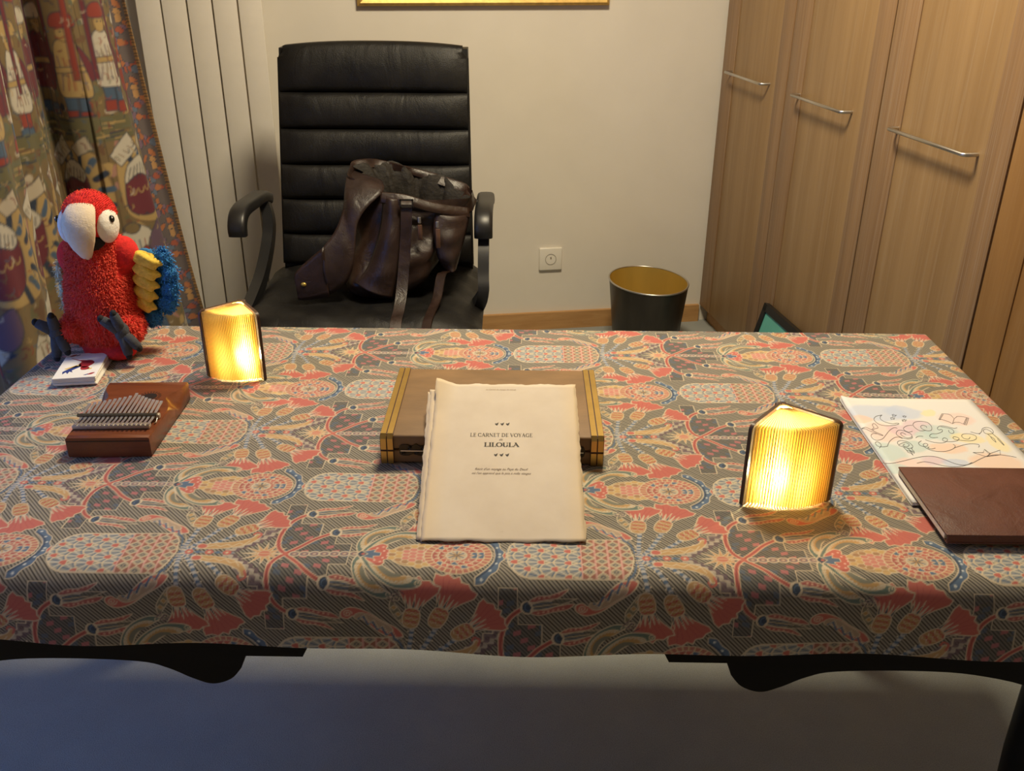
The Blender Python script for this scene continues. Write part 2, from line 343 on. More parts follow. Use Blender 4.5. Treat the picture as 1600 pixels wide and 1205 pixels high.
def cloth_band(px=.3):
    """one half of the mirrored tablecloth motif, millimetres: u along the stem, v away from it"""
    p=Paint(TL,TV,px); rnd=random.Random(5)
    CR=(.66,.54,.36); CO=(.56,.125,.090); BL=(.085,.15,.26); DB=(.035,.06,.11); OC=(.52,.30,.09); OL=(.13,.19,.16); PU=(.17,.10,.13)
    BR=(.36,.13,.085); LT=(.55,.47,.36); GB=(.25,.30,.36); PK=(.62,.16,.17)
    # stepped plaid ground
    st=[(-17,-1),(-17,118),(6,118),(7,70),(36,70),(36,42),(58,42),(58,23),(80,23),(80,-1)]
    p.poly(st,(.09,.095,.11),a=.55)
    inside=lambda X,Y:((X>-17)&(((X<6)&(Y<118))|((X<36)&(Y<70))|((X<58)&(Y<42))|((X<80)&(Y<23)))).astype(np.float32)
    for i in range(-2,9):
        for j in range(0,12):
            u=-20+i*13+(j%3)*4.3; v=j*10.5
            c=PK if (i+j)%3==0 else (BL if (i+2*j)%3==1 else None)
            if c: p.poly([(u,v),(u+9,v+2.5),(u+9,v+9.5),(u,v+7)],c,a=.75 if c is PK else .6,clip=inside)
    p.line(st[1:],CR,1.5); p.line([(-17,0),(-17,118)],CR,1.5)
    # zigzag steps + star before the crossing
    for k,(c,o) in enumerate(((PU,0),(LT,9),(PU,18),((.22,.16,.17),27))):
        z=[]; 
        for i in range(7): z+=[(488+i*8+o*.3,6+i*7+o-8),(496+i*8+o*.3,6+i*7+o-8)]
        p.line(z,c,5.5,a=.85,clip=lambda X,Y:((Y<8+(X-480)*.95)).astype(np.float32))
    p.line([(488,14),(496,14),(496,22),(506,22),(506,32),(517,32),(517,43),(528,43),(528,55),(540,55),(540,70)],CR,1.4)
    star=[]
    for i in range(13):
        t=math.pi*i/12; r=(26 if i%2==0 else 9); star.append((538+r*1.1*math.cos(t),r*math.sin(t)))
    p.shape(star,(.60,.33,.13),CR,1.2); p.shape(ell(538,0,8,7,12,0,math.pi),(.60,.2,.12),CR,1.)
    # stems
    for P in ([(0,0),(-10,14),(-14,36),(-11,60),(-2,80),(12,92)],[(0,0),(14,14),(32,34),(50,47)]):
        S=spline(P,8); p.line(S,CR,7.4); p.line(S,CO,5.2); p.line(S,(.33,.06,.05),1.6)
    # buds
    def bud(u,v,ang,k=1.0):
        c,s_=math.cos(ang),math.sin(ang)
        T=lambda Q:[(u+k*(x*c-y*s_),v+k*(x*s_+y*c)) for x,y in Q]
        p.shape(T(spline([(6,7),(18,13),(34,12),(56,16),(44,8),(26,5)],5,True)),(.45,.11,.09),CR,1.3)
        p.shape(T(spline([(6,-7),(16,-13),(32,-11),(50,-10),(60,-3),(42,-3),(24,-5)],5,True)),(.45,.11,.09),CR,1.3)
        p.poly(T([(6,-6),(28,-4),(64,2),(30,6),(6,6)]),(.17,.16,.13),a=.8)
        for y in (-5,-2.5,0,2.5,5): p.line(T([(8,y*.7),(24,y*1.3),(34+8*(y==0),y*.9)]),(BL if y in(-2.5,2.5) else CR),1.1)
        p.line(T([(9,6),(34,7),(66,3),(34,-4),(9,-6)]),CR,1.2)
        for i in range(6):
            p.poly(T(ell(14+i*6,10.5+.4*i*(i>3),1.6,1.4,8)),(.75,.42,.28)); p.poly(T(ell(16+i*6,-9.5+.4*i,1.6,1.4,8)),(.75,.42,.28))
        p.shape(T(ell(4,0,9,10,14,math.pi/2,3*math.pi/2)+[(10,-7),(11,0),(10,7)]),CR,None)
        p.shape(T(ell(5,0,7,8,14,math.pi/2,3*math.pi/2)+[(9,0)]),DB,None); p.line(T(ell(5,0,4,5,10,math.pi/2,3*math.pi/2)),BL,1.4)
    bud(14,93,.16); bud(52,49,.14)
    # chain
    p.poly([(6,-1),(6,5),(92,5),(92,-1)],PU,a=.7)
    for i in range(7):
        u=12+i*12.4; p.shape(ell(u,0,6.6,5.6,16),(.20,.16,.19),CR,1.7); p.shape(ell(u,0,2.8,2.2,8),LT,BR,.9)
    # leaf cup
    def leaf(P,curl):
        S=spline(P,6,True); p.shape(S,OL,CR,1.8); Q=shrink(S,.74,-1,-1); p.shape(Q,OC,CR,1.3)
        R=shrink(S,.42,-2,-2); p.poly(R,(.20,.20,.15)); 
        w=[]; n=len(Q)
        for i in range(0,n//2): 
            k=1.0 if i%2 else .78; w.append(tuple(np.mean(Q,0)+(np.array(Q[i])-np.mean(Q,0))*k))
        p.line(w,(.58,.50,.36),1.2)
        p.line([(curl[0]+5*(1-t/14)*math.cos(t*.62),curl[1]+5*(1-t/14)*math.sin(t*.62)) for t in range(13)],CR,1.3)
    leaf([(91,4),(86,20),(90,40),(102,57),(122,68),(138,66),(130,58),(118,52),(106,38),(99,20)],(134,62))
    leaf([(95,6),(104,26),(118,42),(140,55),(166,54),(172,46),(162,42),(148,41),(128,27),(110,11)],(168,48))
    ca=spline([(98,-2),(102,12),(110,20),(118,25),(125,20),(124,13),(131,10),(130,4),(134,0),(133,-2)],5)
    p.shape(ca,CO,CR,1.6)
    for a_ in ((113,14),(120,17),(122,8),(127,3)): p.poly(ell(*a_,1.6,1.6,8),(.8,.5,.4))
    p.shape([(89,-2),(90,4),(112,11),(110,5),(118,4),(119,-2)],BL,CR,1.0); p.shape([(89,-1),(94,8),(104,-1)],DB,CR,1.0); p.poly(ell(97,0,2.4,2.2,8),CO)
    for i in range(4): p.line([(133+i*4,66-i*3),(140+i*4,74-i*4)],PU,1.6)
    # ochre cone
    p.shape(spline([(128,-2),(134,14),(150,24),(178,25),(200,18),(206,-2)],6)+[(206,-3)],(.47,.29,.11),CR,1.4)
    for r in range(9):
        for j in range(4):
            u=133+r*8.6; v=j*8+(r%2)*4
            lim=25*math.sqrt(max(0,1-((u-167)/40)**2))
            if v<lim:
                c=(.62,.22,.17) if ((u-165)/24)**2+(v/14)**2<1 else ((.60,.38,.13) if (r+j)%2 else (.40,.22,.10))
                p.shape(ell(u,v,5.6,4.6,10),c,CR,1.0)
    # fringed disc
    p.shape(ell(214,0,42,36,26,-.2,math.pi+.2),(.50,.17,.12),CR,1.4)
    for i in range(17):
        t=math.pi*i/16; p.line([(214+31*math.cos(t),27*math.sin(t)),(214+41*math.cos(t),35*math.sin(t))],(.70,.52,.27),1.7)
    for ring,(r,n) in enumerate(((27,11),(19,8))):
        for i in range(n):
            t=math.pi*(i+.5)/n; t2=.5*math.pi/n*1.5
            a_=(214+(r+6)*math.cos(t-t2),(r+6)*.88*math.sin(t-t2)); b_=(214+(r+6)*math.cos(t+t2),(r+6)*.88*math.sin(t+t2)); c_=(214+(r-4)*math.cos(t),(r-4)*.88*math.sin(t))
            p.shape([a_,b_,c_],(CO if (i+ring)%2 else (.42,.10,.08)) if i%4 else BL,CR,1.1)
    p.shape(ell(212,0,13,11,16,-.2,math.pi+.2),LT,CR,1.2)
    for i in range(7):
        t=math.pi*i/6; p.line([(212,0),(212+10*math.cos(t),9*math.sin(t))],DB if i%2 else OC,1.6)
    cres=spline([(236,50),(247,48),(254,38),(263,30),(266,16),(271,8),(271,-2)],5)+spline([(259,-2),(257,14),(249,28),(236,40)],5)
    p.shape(cres,BL,CR,1.5)
    for a_ in ((244,43),(254,30),(261,17),(265,3)): p.poly(ell(*a_,2,2,8),(.6,.65,.65)); 
    p.line(spline([(262,-2),(260,14),(252,29),(238,41)],5),DB,2.2)
    # red heart between
    p.shape([(268,-1),(272,9),(284,6),(290,-1)],CO,CR,1.2)
    # fan scales
    top=lambda X,Y:(Y<41)*1.0*((X<366))*(((X>300)|(((X-302)/30)**2+(Y/41)**2<1)))
    p.poly([(272,-1),(276,24),(296,40),(366,40),(366,-1)],(.30,.27,.21),clip=top)
    for ps,ci in [(a,b) for a in (0,1) for b in range(6)]:
        u=284+ci*16.5
        for v in ((0,26,52) if ci%2 else (13,39)):
            for vv in ((v,) if v else (0,)):
                if ps:
                    p.shape([(u+3,vv-4.2),(u-1,vv-4.6),(u-5,vv-2.6),(u-6.5,vv),(u-5,vv+2.6),(u-1,vv+4.6),(u+3,vv+4.2)],CO,CR,1.1,clip=top); continue
                p.shape(ell(u,vv,19,13.4,18,math.pi/2,1.5*math.pi)+[(u+2,vv-12),(u+2,vv+12)],(.33,.33,.30),CR,1.9,clip=top)
                for k in range(-3,4):
                    t=math.pi+k*.42; p.line([(u+1,vv),(u+17*math.cos(t),vv+12*math.sin(t))],BL if k%2 else (.60,.56,.46),1.6,clip=top)
    p.line([(274,-1),(277,22),(288,34),(300,40),(366,41)],CR,1.8)
    # lattice
    lat=lambda X,Y:((X>364)&(X<414)&(Y<41)|((X>=414)&(((X-412)/18)**2+(Y/41)**2<1))).astype(np.float32)
    p.poly([(365,-1),(365,41),(414,41),(424,28),(430,-1)],BR,clip=lat)
    for c in range(4):
        for j in range(-1,5):
            u=374+c*16; v=j*15+(7.5 if c%2 else 0)
            p.shape([(u-8.5,v),(u,v-6.8),(u+8.5,v),(u,v+6.8)],(.42,.35,.23),CR,1.2,clip=lat)
            p.line([(u-3,v),(u,v-2.4),(u+3,v),(u,v+2.4)],DB,1.1,closed=True,clip=lat)
    for u in (365,382,398,414): p.line([(u,-1),(u,41)],(.70,.36,.30),1.8)
    p.line(spline([(414,41),(424,28),(430,-1)],6),CR,1.8); p.line(spline([(416,45),(428,30),(434,-1)],6),BL,2.6); p.line(spline([(418,48),(432,32),(438,-1)],6),CR,1.5); p.line([(300,41),(414,41)],CR,1.6)
    # paisley
    pa=spline([(431,42),(425,55),(406,68),(388,82),(370,88),(358,82),(357,73),(365,70),(372,74),(384,68),(398,53),(412,43)],6,True)
    p.shape(pa,CO,CR,1.8); 
    p.shape(shrink(pa,.62,4,0),(.46,.33,.22),CR,1.1)
    zz=[(378+i*5.5,74-i*4.2+(5 if i%2 else -4)) for i in range(10)]; p.line(zz,BL,2.4); p.line([(x+2,y+2) for x,y in zz],CR,1.0)
    p.line([(365+6*(1-t/18)*math.cos(t*.7),78+6*(1-t/18)*math.sin(t*.7)) for t in range(16)],CR,1.3)
    lf=spline([(433,58),(424,70),(416,86),(418,100),(424,92),(432,78),(438,66)],6,True); p.shape(lf,(.22,.20,.13),CR,1.4)
    for a_ in ((431,68),(426,78),(421,88)): p.shape([(a_[0]-4,a_[1]),(a_[0],a_[1]-4),(a_[0]+4,a_[1]),(a_[0],a_[1]+4)],OC,CR,.9)
    p.line([(424+6*(1-t/16)*math.cos(-t*.6+2),102+6*(1-t/16)*math.sin(-t*.6+2)) for t in range(15)],CR,1.5)
    # burst stalks
    for P in ([(437,4),(438,25),(443,60)],[(440,4),(456,28),(472,60)],[(443,3),(470,20),(498,46)]):
        S=spline(P,9)
        for i,(x,y) in enumerate(S):
            p.poly(ell(x,y,3.4,3.0,6),BL if i%2 else (.50,.48,.46)); 
            if i%3==0: p.poly(ell(x+4.4,y-1,1.5,1.5,6),CR); p.poly(ell(x-4.4,y+1,1.5,1.5,6),CR)
    # trumpets
    def trumpet(bx,by,tx,ty,wd):
        d=np.array([tx-bx,ty-by],float); L=np.hypot(*d); d/=L; n=np.array([-d[1],d[0]])
        T=lambda Q:[tuple(np.array([bx,by])+d*a*L+n*b for a,b in [q])[0] for q in Q]
        red=[(.28,-5),(.6,-wd*.55),(.86,-wd*.98),(1.0,-wd*1.02),(1.02,-wd*.72),(1.10,-wd*.5),(1.07,-wd*.2),(1.17,0),(1.08,wd*.2),(1.13,wd*.5),(1.03,wd*.7),(1.02,wd*1.02),(.86,wd*.95),(.6,wd*.55),(.28,5)]
        p.shape(T(red),CO,CR,1.7)
        for b in (-.75,-.4,0,.4,.75): p.line(T([(.5,b*6),(1.0,b*wd*.8)]),(.50,.09,.08),1.0)
        for b in (-8,-4,0,4,8): p.shape(T([(.2,b*.7-2.4),(.66+.08*(b==0),b*1.5),(.2,b*.7+2.4)]),DB if b in(-8,0,8) else (.62,.52,.40),CR,.9)
        p.shape(T(spline([(-.22,0),(-.14,-8),(.08,-10.5),(.3,-8.5),(.36,0),(.3,8.5),(.08,10.5),(-.14,8)],4,True)),(.50,.28,.10),CR,1.5)
        for a_ in (-.06,.1,.26): p.line(T([(a_,-8),(a_+.06,-4),(a_,0),(a_+.06,4),(a_,8)]),(.48,.07,.06),1.8)
        for a_ in (-.12,.03,.18): p.line(T([(a_+.07,-8),(a_,-4),(a_+.07,0),(a_,4),(a_+.07,8)]),CR,.9)
    trumpet(500,52,543,84,25); trumpet(472,70,496,122,28); trumpet(441,68,450,122,27)
    # horns and axis string
    h=spline([(455,10),(462,7),(488,10),(512,20),(524,36),(520,44),(513,34),(494,25),(466,19)],5,True)
    p.shape(h,(.55,.33,.12),CR,1.4); p.line([(466,13),(474,17),(480,13),(488,19),(494,14),(502,23),(508,19),(514,29)],CR,1.3)
    p.shape(ell(458,13,6.5,5.5,14),CO,CR,1.2); p.line(spline([(522,36),(524,44),(518,48),(515,43)],5),CO,3)
    p.line([(437,0),(500,0)],GB,3)
    for u in (445,470,492):
        for k in range(6):
            t=k*math.pi/3; p.poly(ell(u+3.4*math.cos(t),3.4*math.sin(t),2.5,2.3,8),CO)
        p.poly(ell(u,0,2.2,2,8),CR)
    for u in (456,481): p.poly([(u-4,0),(u,4),(u+4,0),(u,-4)],BL)
    p.line([(0,-2),(0,2)],CO,5)
    return p

def blur(im,kx,ky,wrapx=True):
    for ax,kk in ((1,kx),(0,ky)):
        if kk>1:
            acc=np.zeros_like(im)
            for s_ in range(-(kk//2),kk//2+1):
                if ax==1: acc+=np.roll(im,s_,1)
                else: acc+=im[np.clip(np.arange(im.shape[0])+s_,0,im.shape[0]-1)]
            im=acc/(2*(kk//2)+1)
    return im
def cloth_colors(X,Y):
    """X,Y fabric position in mm -> rgba of the printed motif"""
    p=cloth_band(.3); im=p.im.copy(); im[...,:3]*=im[...,3:]; im=blur(im,3,5)
    L,S=559.,154.5
    def look(U,V):
        i=((U/L)%1*p.nx).astype(int)%p.nx; j=np.clip((V*(TV/S)/p.px).astype(int),0,p.ny-1); return im[j,i]
    k_=np.round(Y/S); dv=Y-k_*S
    a=look(X+(k_%2)*L/2,np.abs(dv)); k2=k_+np.where(dv>=0,1,-1); b=look(X+(k2%2)*L/2,S-np.abs(dv))
    c=a+b*(1-a[:,3:]); al=np.maximum(c[:,3:],1e-4); c[:,:3]/=al; g=c[:,:3].mean(1,keepdims=True); c[:,:3]=(c[:,:3]*.88+g*.12)*.84; return c
# ------------------------------------------------------------------ desk
M_desk=mat('black_lacquer',(.006,.005,.0045),.55,var=.2,vs=8,stretch=(1,8,8),spec=.2)
desk=thing('desk','dark wooden desk with curvy apron under the patterned cloth','desk',(-.0255,1.287,0),R(-.73))
DW,DD,DZ=.8175,.400,.752
obj('table_top',Mb().rbox((0,0,DZ-.0165),(2*DW-.012,2*DD-.012,.03),.012,3),M_desk,desk,smooth=40)
def apron(sx):
    # outline of the curved bracket below the front edge, from the centre outwards
    lo=[(.212,.668),(.225,.641),(.296,.641),(.303,.622),(.318,.604),(.342,.5955),(.366,.604),(.395,.620),(.43,.630),(.52,.633),(.60,.628),(.68,.606),(.735,.56),(.76,.45),(.775,.0),(.8,.0),(.8,.70),(.212,.70)]
    cv=[p for p in spline(lo[3:13],5)]; P=[(sx*a,b) for a,b in lo[:3]+cv+lo[13:]]; mb=Mb(); n=len(P)
    V=[(x,-DD-.003,z-.006) for x,z in P]+[(x,-DD+.03,z-.006) for x,z in P]
    mb.add(V,[tuple(range(n)),tuple(range(2*n-1,n-1,-1))]+[(i,n+i,n+(i+1)%n,(i+1)%n) for i in range(n)]); return mb
for sx in (-1,1):
    obj('apron_bracket',apron(sx),M_desk,desk)
    obj('leg',Mb().tube([(sx*(DW-.07),-DD+.06,.715),(sx*(DW-.075),-DD+.06,.42),(sx*(DW-.06),-DD+.06,0)],[.036,.03,.022],12),M_desk,desk,smooth=40)
    obj('leg',Mb().tube([(sx*(DW-.07),DD-.06,.715),(sx*(DW-.075),DD-.06,.42),(sx*(DW-.06),DD-.06,0)],[.036,.03,.022],12),M_desk,desk,smooth=40)
    obj('side_rail',Mb().box((sx*(DW-.07),0,.675),(.025,2*DD-.14,.085)),M_desk,desk)
obj('front_rail',Mb().box((0,-DD+.04,.695),(2*DW-.14,.025,.045)),M_desk,desk)
obj('back_rail',Mb().box((0,DD-.06,.675),(2*DW-.14,.025,.085)),M_desk,desk)
# ------------------------------------------------------------------ tablecloth
TOP=DZ+.003
def prof(half,nflat,rr,drop,nr,nd,grade=0):
    """arc positions, plan coordinate and drop for one direction of the cloth, from -hem to +hem"""
    e=half+.004; fl=e-rr; pts=[]
    for i in range(nd[0],0,-1): pts.append((-(fl+rr*PI/2+drop*i/nd[0]),-e,rr+drop*i/nd[0]))
    for i in range(nr[0],0,-1): t=PI/2*i/nr[0]; pts.append((-(fl+rr*t),-(fl+rr*math.sin(t)),rr*(1-math.cos(t))))
    for i in range(nflat+1):
        q=i/nflat; q=q+(grade*(q*q-q)); pts.append((-fl+2*fl*q,-fl+2*fl*q,0))
    for i in range(1,nr[1]+1): t=PI/2*i/nr[1]; pts.append((fl+rr*t,fl+rr*math.sin(t),rr*(1-math.cos(t))))
    for i in range(1,nd[1]+1): pts.append((fl+rr*PI/2+drop*i/nd[1],e,rr+drop*i/nd[1]))
    return np.array(pts)
PX=prof(DW,1220,.010,.085,(4,4),(6,6)); PY=prof(DD,400,.030,.068,(30,5),(46,6),.22)
AX,AY=np.meshgrid(PX[:,0],PY[:,0]); GX,GY=np.meshgrid(PX[:,1],PY[:,1]); DX,DYy=np.meshgrid(PX[:,2],PY[:,2])
dz=np.maximum(DX,DYy); fr=np.clip(DYy/.1,0,1)*(GY<0)
rip=.005*(1+np.sin(GX*9+1.0))+.003*(1+np.sin(GX*23+.4))
GY2=GY-fr*(.004+rip)*1.0
dz2=dz*(1+fr*(.012*np.sin(GX*3.2+.6)-.02-.10*np.exp(-((GX+.60)/.09)**2)))
ed=(dz<1e-6); zz=.0006*np.sin(GX*31+GY*17)+.0005*np.sin(GX*13-GY*41)
V=np.stack([GX,GY2,TOP-dz2+np.where(ed,zz,0)],-1).reshape(-1,3)
ny,nx=GX.shape; idx=np.arange(nx*ny).reshape(ny,nx)
Q=np.stack([idx[:-1,:-1],idx[:-1,1:],idx[1:,1:],idx[1:,:-1]],-1).reshape(-1,4)
me=bpy.data.meshes.new('tablecloth'); me.vertices.add(len(V)); me.vertices.foreach_set('co',V.astype(np.float32).ravel())
me.loops.add(Q.size); me.loops.foreach_set('vertex_index',Q.astype(np.int32).ravel()); me.polygons.add(len(Q)); me.polygons.foreach_set('loop_start',np.arange(0,Q.size,4,dtype=np.int32)); me.update()
FU=(AX.ravel()+(-.0255-.2867))*1000; FV=(AY.ravel()+(1.287-.9318))*1000
cc=cloth_colors(FU,FV)
at=me.attributes.new('print','FLOAT_COLOR','POINT'); at.data.foreach_set('color',cc.astype(np.float32).ravel())
at=me.attributes.new('fabric','FLOAT_VECTOR','POINT'); at.data.foreach_set('vector',np.stack([FU,FV,FU*0],-1).astype(np.float32).ravel())
me.polygons.foreach_set('use_smooth',[True]*len(me.polygons))
k=N('printed_cotton'); a=k.n('ShaderNodeAttribute',attribute_name='print'); fb_=k.n('ShaderNodeAttribute',attribute_name='fabric')
sx_=k.n('ShaderNodeSeparateXYZ',{'Vector':fb_.outputs['Vector']})
ph=k.math('ADD',k.math('MULTIPLY',sx_.outputs[0],.72/3.8),k.math('MULTIPLY',sx_.outputs[1],.69/3.8))
wv=k.math('SINE',k.math('MULTIPLY',ph,2*PI)); wv2=k.math('SINE',k.math('MULTIPLY',ph,PI))
stripe=k.ramp(k.math('ADD',k.math('MULTIPLY',wv,.5),.5),[(.30,(.060,.052,.043)),(.60,(.245,.222,.180))])
stripe=k.mix(k.math('MULTIPLY',k.math('ADD',wv2,1.0),.14),stripe,(.29,.265,.215))
col=k.mix(a.outputs['Alpha'],stripe,a.outputs['Color'])
k.set(Base_Color=col,Roughness=.85); k.b.inputs['Sheen Weight'].default_value=.08
k.bump(k.noise(fb_.outputs['Vector'],.9,2),.12,.0008)
cloth=bpy.data.objects.new('tablecloth',me); me.materials.append(k.m)
link(cloth,None,'ornate red, blue and ochre patterned cloth draped over the desk','tablecloth'); cloth.location=(-.0255,1.287,0); cloth.rotation_euler=(0,0,R(-.73))
TZ=TOP+.0012
# ------------------------------------------------------------------ curtain
def curtain_colors(S,Z):
    W_,H_=340.,560.; p=Paint(W_,H_,1.0); rn=random.Random(11)
    C=dict(cr=(.55,.47,.35),oc=(.21,.145,.065),ol=(.15,.135,.065),rd=(.30,.045,.03),mar=(.16,.025,.04),bl=(.07,.12,.20),nv=(.025,.04,.075),pu=(.15,.09,.14),ye=(.48,.33,.13),br=(.17,.09,.045),wh=(.62,.57,.47),rs=(.42,.22,.17),gr=(.14,.15,.10))
    p.poly([(0,0),(W_,0),(W_,H_),(0,H_)],C['oc'])
    def sh(P,c,o='nv',w_=1.4):
        for oy in (-H_,0,H_): p.shape([(x,y+oy) for x,y in P],C[c],C[o] if o else None,w_)
    def ln(P,c,w_):
        for oy in (-H_,0,H_): p.line([(x,y+oy) for x,y in P],C[c],w_)
    for i in range(420):                                   # dabbed foliage ground
        x,y=rn.random()*W_,rn.random()*H_; c=rn.choice(['ol','br','ye','oc','gr','rs','br','nv','ol','cr','br'])
        sh(ell(x,y,rn.uniform(4,13),rn.uniform(3,7),7,rot=rn.random()*3),c,None)
    # y grows upwards.  row of standing figures
    def figure(x,y,k_,robe,trou,boot,hat):
        sh([(x-13,y+8),(x-16,y+44),(x+2,y+46),(x+2,y+8)],trou); sh([(x+3,y+8),(x+4,y+46),(x+18,y+44),(x+15,y+8)],trou)
        sh([(x-18,y),(x-16,y+16),(x+1,y+16),(x,y)],boot); sh([(x+1,y-2),(x+3,y+14),(x+18,y+14),(x+22,y-3)],boot)
        sh(spline([(x-22,y+40),(x-20,y+80),(x-12,y+112),(x+10,y+112),(x+22,y+82),(x+26,y+38),(x+2,y+34)],4,True),robe)
        for q in range(5): ln(spline([(x-14+q*8,y+44),(x-10+q*6+rn.uniform(-3,3),y+66),(x-13+q*7,y+88+rn.uniform(-4,8))],4),rn.choice(['rd','br','pu','mar']),1.6)
        sh([(x-22,y+68),(x-22,y+76),(x+24,y+78),(x+24,y+70)],'ye')
        sh(spline([(x+14,y+106),(x+34,y+82),(x+36,y+60),(x+26,y+58),(x+18,y+84)],4,True),'mar')
        sh(ell(x,y+124,10,13,14),'ye','br'); sh(spline([(x-15,y+132),(x-10,y+150),(x+12,y+150),(x+18,y+133)],4,True),hat)
        ln([(x-4,y+126),(x-2,y+126)],'nv',2); ln([(x+3,y+126),(x+5,y+126)],'nv',2)
    for i,(x,rb,tr,bo,ha) in enumerate(((35,'wh','bl','rd','rd'),(92,'rd','mar','rd','wh'),(150,'oc','pu','bl','bl'),(206,'wh','rd','bl','ye'),(262,'mar','oc','bl','wh'),(316,'ye','bl','rd','rd'))):
        figure(x,300+(-1)**i*6,1,rb,tr,bo,ha)
    for i in range(9):                                     # spears, columns
        x=18+i*38+rn.uniform(-6,6); sh([(x-4,352),(x-4,470),(x+4,470),(x+4,352)],rn.choice(['mar','rd','pu','mar']),'nv',1)
    for i in range(6): 
        x=60+i*57; sh(spline([(x-22,470),(x-10,500),(x+4,512),(x+20,490),(x+24,466)],4,True),rn.choice(['wh','rd','oc','cr']))
        sh([(x-2,500),(x+26,540),(x+32,498)],rn.choice(['wh','cr','wh','bl']))
        for q in range(4): ln([(x+4+q*5,506),(x+18+q*3,532-q*4)],'nv',1)
    # ground strip
    sh([(0,262),(W_,262),(W_,300),(0,300)],'ol',None)
    for i in range(60): x,y=rn.random()*W_,262+rn.random()*38; ln([(x,y),(x+rn.uniform(14,40),y+rn.uniform(-3,3))],rn.choice(['nv','ye','gr','br']),2.2)
    # big shields, ships and banners
    for i,x in enumerate((60,175,290)):
        y=175+(-1)**i*14
        sh(spline([(x-52,y-6),(x-44,y+50),(x-6,y+76),(x+34,y+56),(x+50,y),(x+40,y-48),(x-4,y-58),(x-42,y-44)],6,True),'ye','br')
        for q in range(9):
            t=-1.2+q*.42; ln([(x+34*math.cos(t),y+40*math.sin(t)),(x+50*math.cos(t),y+60*math.sin(t))],'bl' if q%2 else 'nv',9)
        sh(spline([(x-44,y-30),(x-34,y+26),(x-4,y+44),(x+18,y+20),(x+14,y-34),(x-16,y-46)],5,True),'mar')
        sh(spline([(x-40,y+8),(x-30,y+34),(x-4,y+48),(x+16,y+30),(x+8,y+14),(x-16,y+20)],5,True),'wh')
        for q in range(7): ln([(x-34+q*7,y+12+q),(x-26+q*6,y+36-abs(q-3)*2)],'nv',1.5)
        for q in range(4): ln(ell(x-30+q*13,y-4+q*2,5,7,8,PI,2*PI),'ye',1.8)
        sh([(x-56,y+52),(x-20,y+84),(x-6,y+60),(x-40,y+34)],'wh'); sh([(x-4,y+66),(x+28,y+84),(x+34,y+62),(x+8,y+52)],'cr')
        for q in range(5): ln([(x-48+q*8,y+48+q*5),(x-40+q*8,y+42+q*5)],'br',1.2)
    for i,x in enumerate((20,120,230,325)):
        y=70+(-1)**i*18
        sh(spline([(x-30,y-26),(x-34,y+10),(x-8,y+44),(x+24,y+30),(x+32,y-14),(x+4,y-36)],5,True),rn.choice(['wh','cr','rs','wh'])); 
        for q in range(5): ln(spline([(x-20+q*9,y-18),(x-16+q*8,y+4),(x-18+q*9,y+20)],4),rn.choice(['br','rd','bl']),2)
        sh(spline([(x+14,y+10),(x+44,y+46),(x+52,y+14),(x+34,y-10)],5,True),rn.choice(['bl','rd','pu']))
        sh(ell(x-6,y+40,12,9,10),'oc'); sh([(x-16,y-44),(x-12,y-16),(x,y-16),(x,y-44)],'bl'); sh([(x+6,y-44),(x+4,y-16),(x+16,y-16),(x+18,y-44)],'rd')
    for i in range(700):                                   # small brush strokes over everything
        x,y=rn.random()*W_,rn.random()*H_; a_=rn.uniform(-.6,2.4); l_=rn.uniform(4,11); ln([(x,y),(x+l_*.6*math.cos(a_),y+l_*.6*math.sin(a_)),(x+l_*math.cos(a_+.5),y+l_*math.sin(a_+.5))],rn.choice(['br','nv','ol','ye','rd','bl','br','cr','gr','mar']),rn.uniform(.9,2.0))
    im=blur(p.im,3,3)*.74
    return im[((Z/H_)%1*p.ny).astype(int)%p.ny,((S/W_)%1*p.nx).astype(int)%p.nx,:3]
def border_colors(S,Z):
    p=Paint(90,200,1.0); rn=random.Random(3); p.poly([(0,0),(90,0),(90,200),(0,200)],(.105,.085,.085))
    for i in range(46):
        x,y=rn.random()*90,rn.random()*200; c=rn.choice([(.33,.12,.05),(.10,.13,.19),(.28,.07,.04),(.36,.20,.08),(.16,.10,.15)])
        for oy in (-200,0,200): p.shape(ell(x,y+oy,rn.uniform(7,15),rn.uniform(5,11),10,rot=rn.random()*3),c,(.05,.05,.07),1.4)
    return p.im[(Z%200).astype(int)%200,(S%90).astype(int)%90,:3]
# plan of the folds: (x,y) along the curtain, hem side flares towards the radiator
plan=[(-1.36,1.98,0),(-1.28,1.90,0),(-1.20,1.93,0),(-1.13,1.88,0),(-1.07,1.90,0),(-1.07,2.02,0),(-1.16,2.12,0),(-1.19,2.22,0),(-1.165,2.30,0),(-1.20,2.42,0),(-1.262,2.46,0),(-1.268,2.38,0),(-1.232,2.345,.005),(-1.192,2.355,.01),(-1.20,2.43,.012),(-1.258,2.52,.014),(-1.250,2.575,.02),(-1.215,2.545,.03),(-1.16,2.53,.045),(-1.108,2.56,.06),(-1.085,2.60,.085),(-1.082,2.66,.095),(-1.108,2.70,.10),(-1.094,2.735,.115),(-1.066,2.735,.125)]
PL=np.array(spline(plan,14)); seg=np.r_[0,np.cumsum(np.hypot(np.diff(PL[:,0]),np.diff(PL[:,1])))]
sarc=np.arange(0,seg[-1],.0036); CXp=np.interp(sarc,seg,PL[:,0]); CYp=np.interp(sarc,seg,PL[:,1]); CF=np.interp(sarc,seg,PL[:,2])
zr=np.r_[np.arange(.03,1.36,.0036),np.arange(1.36,2.40,.05)]
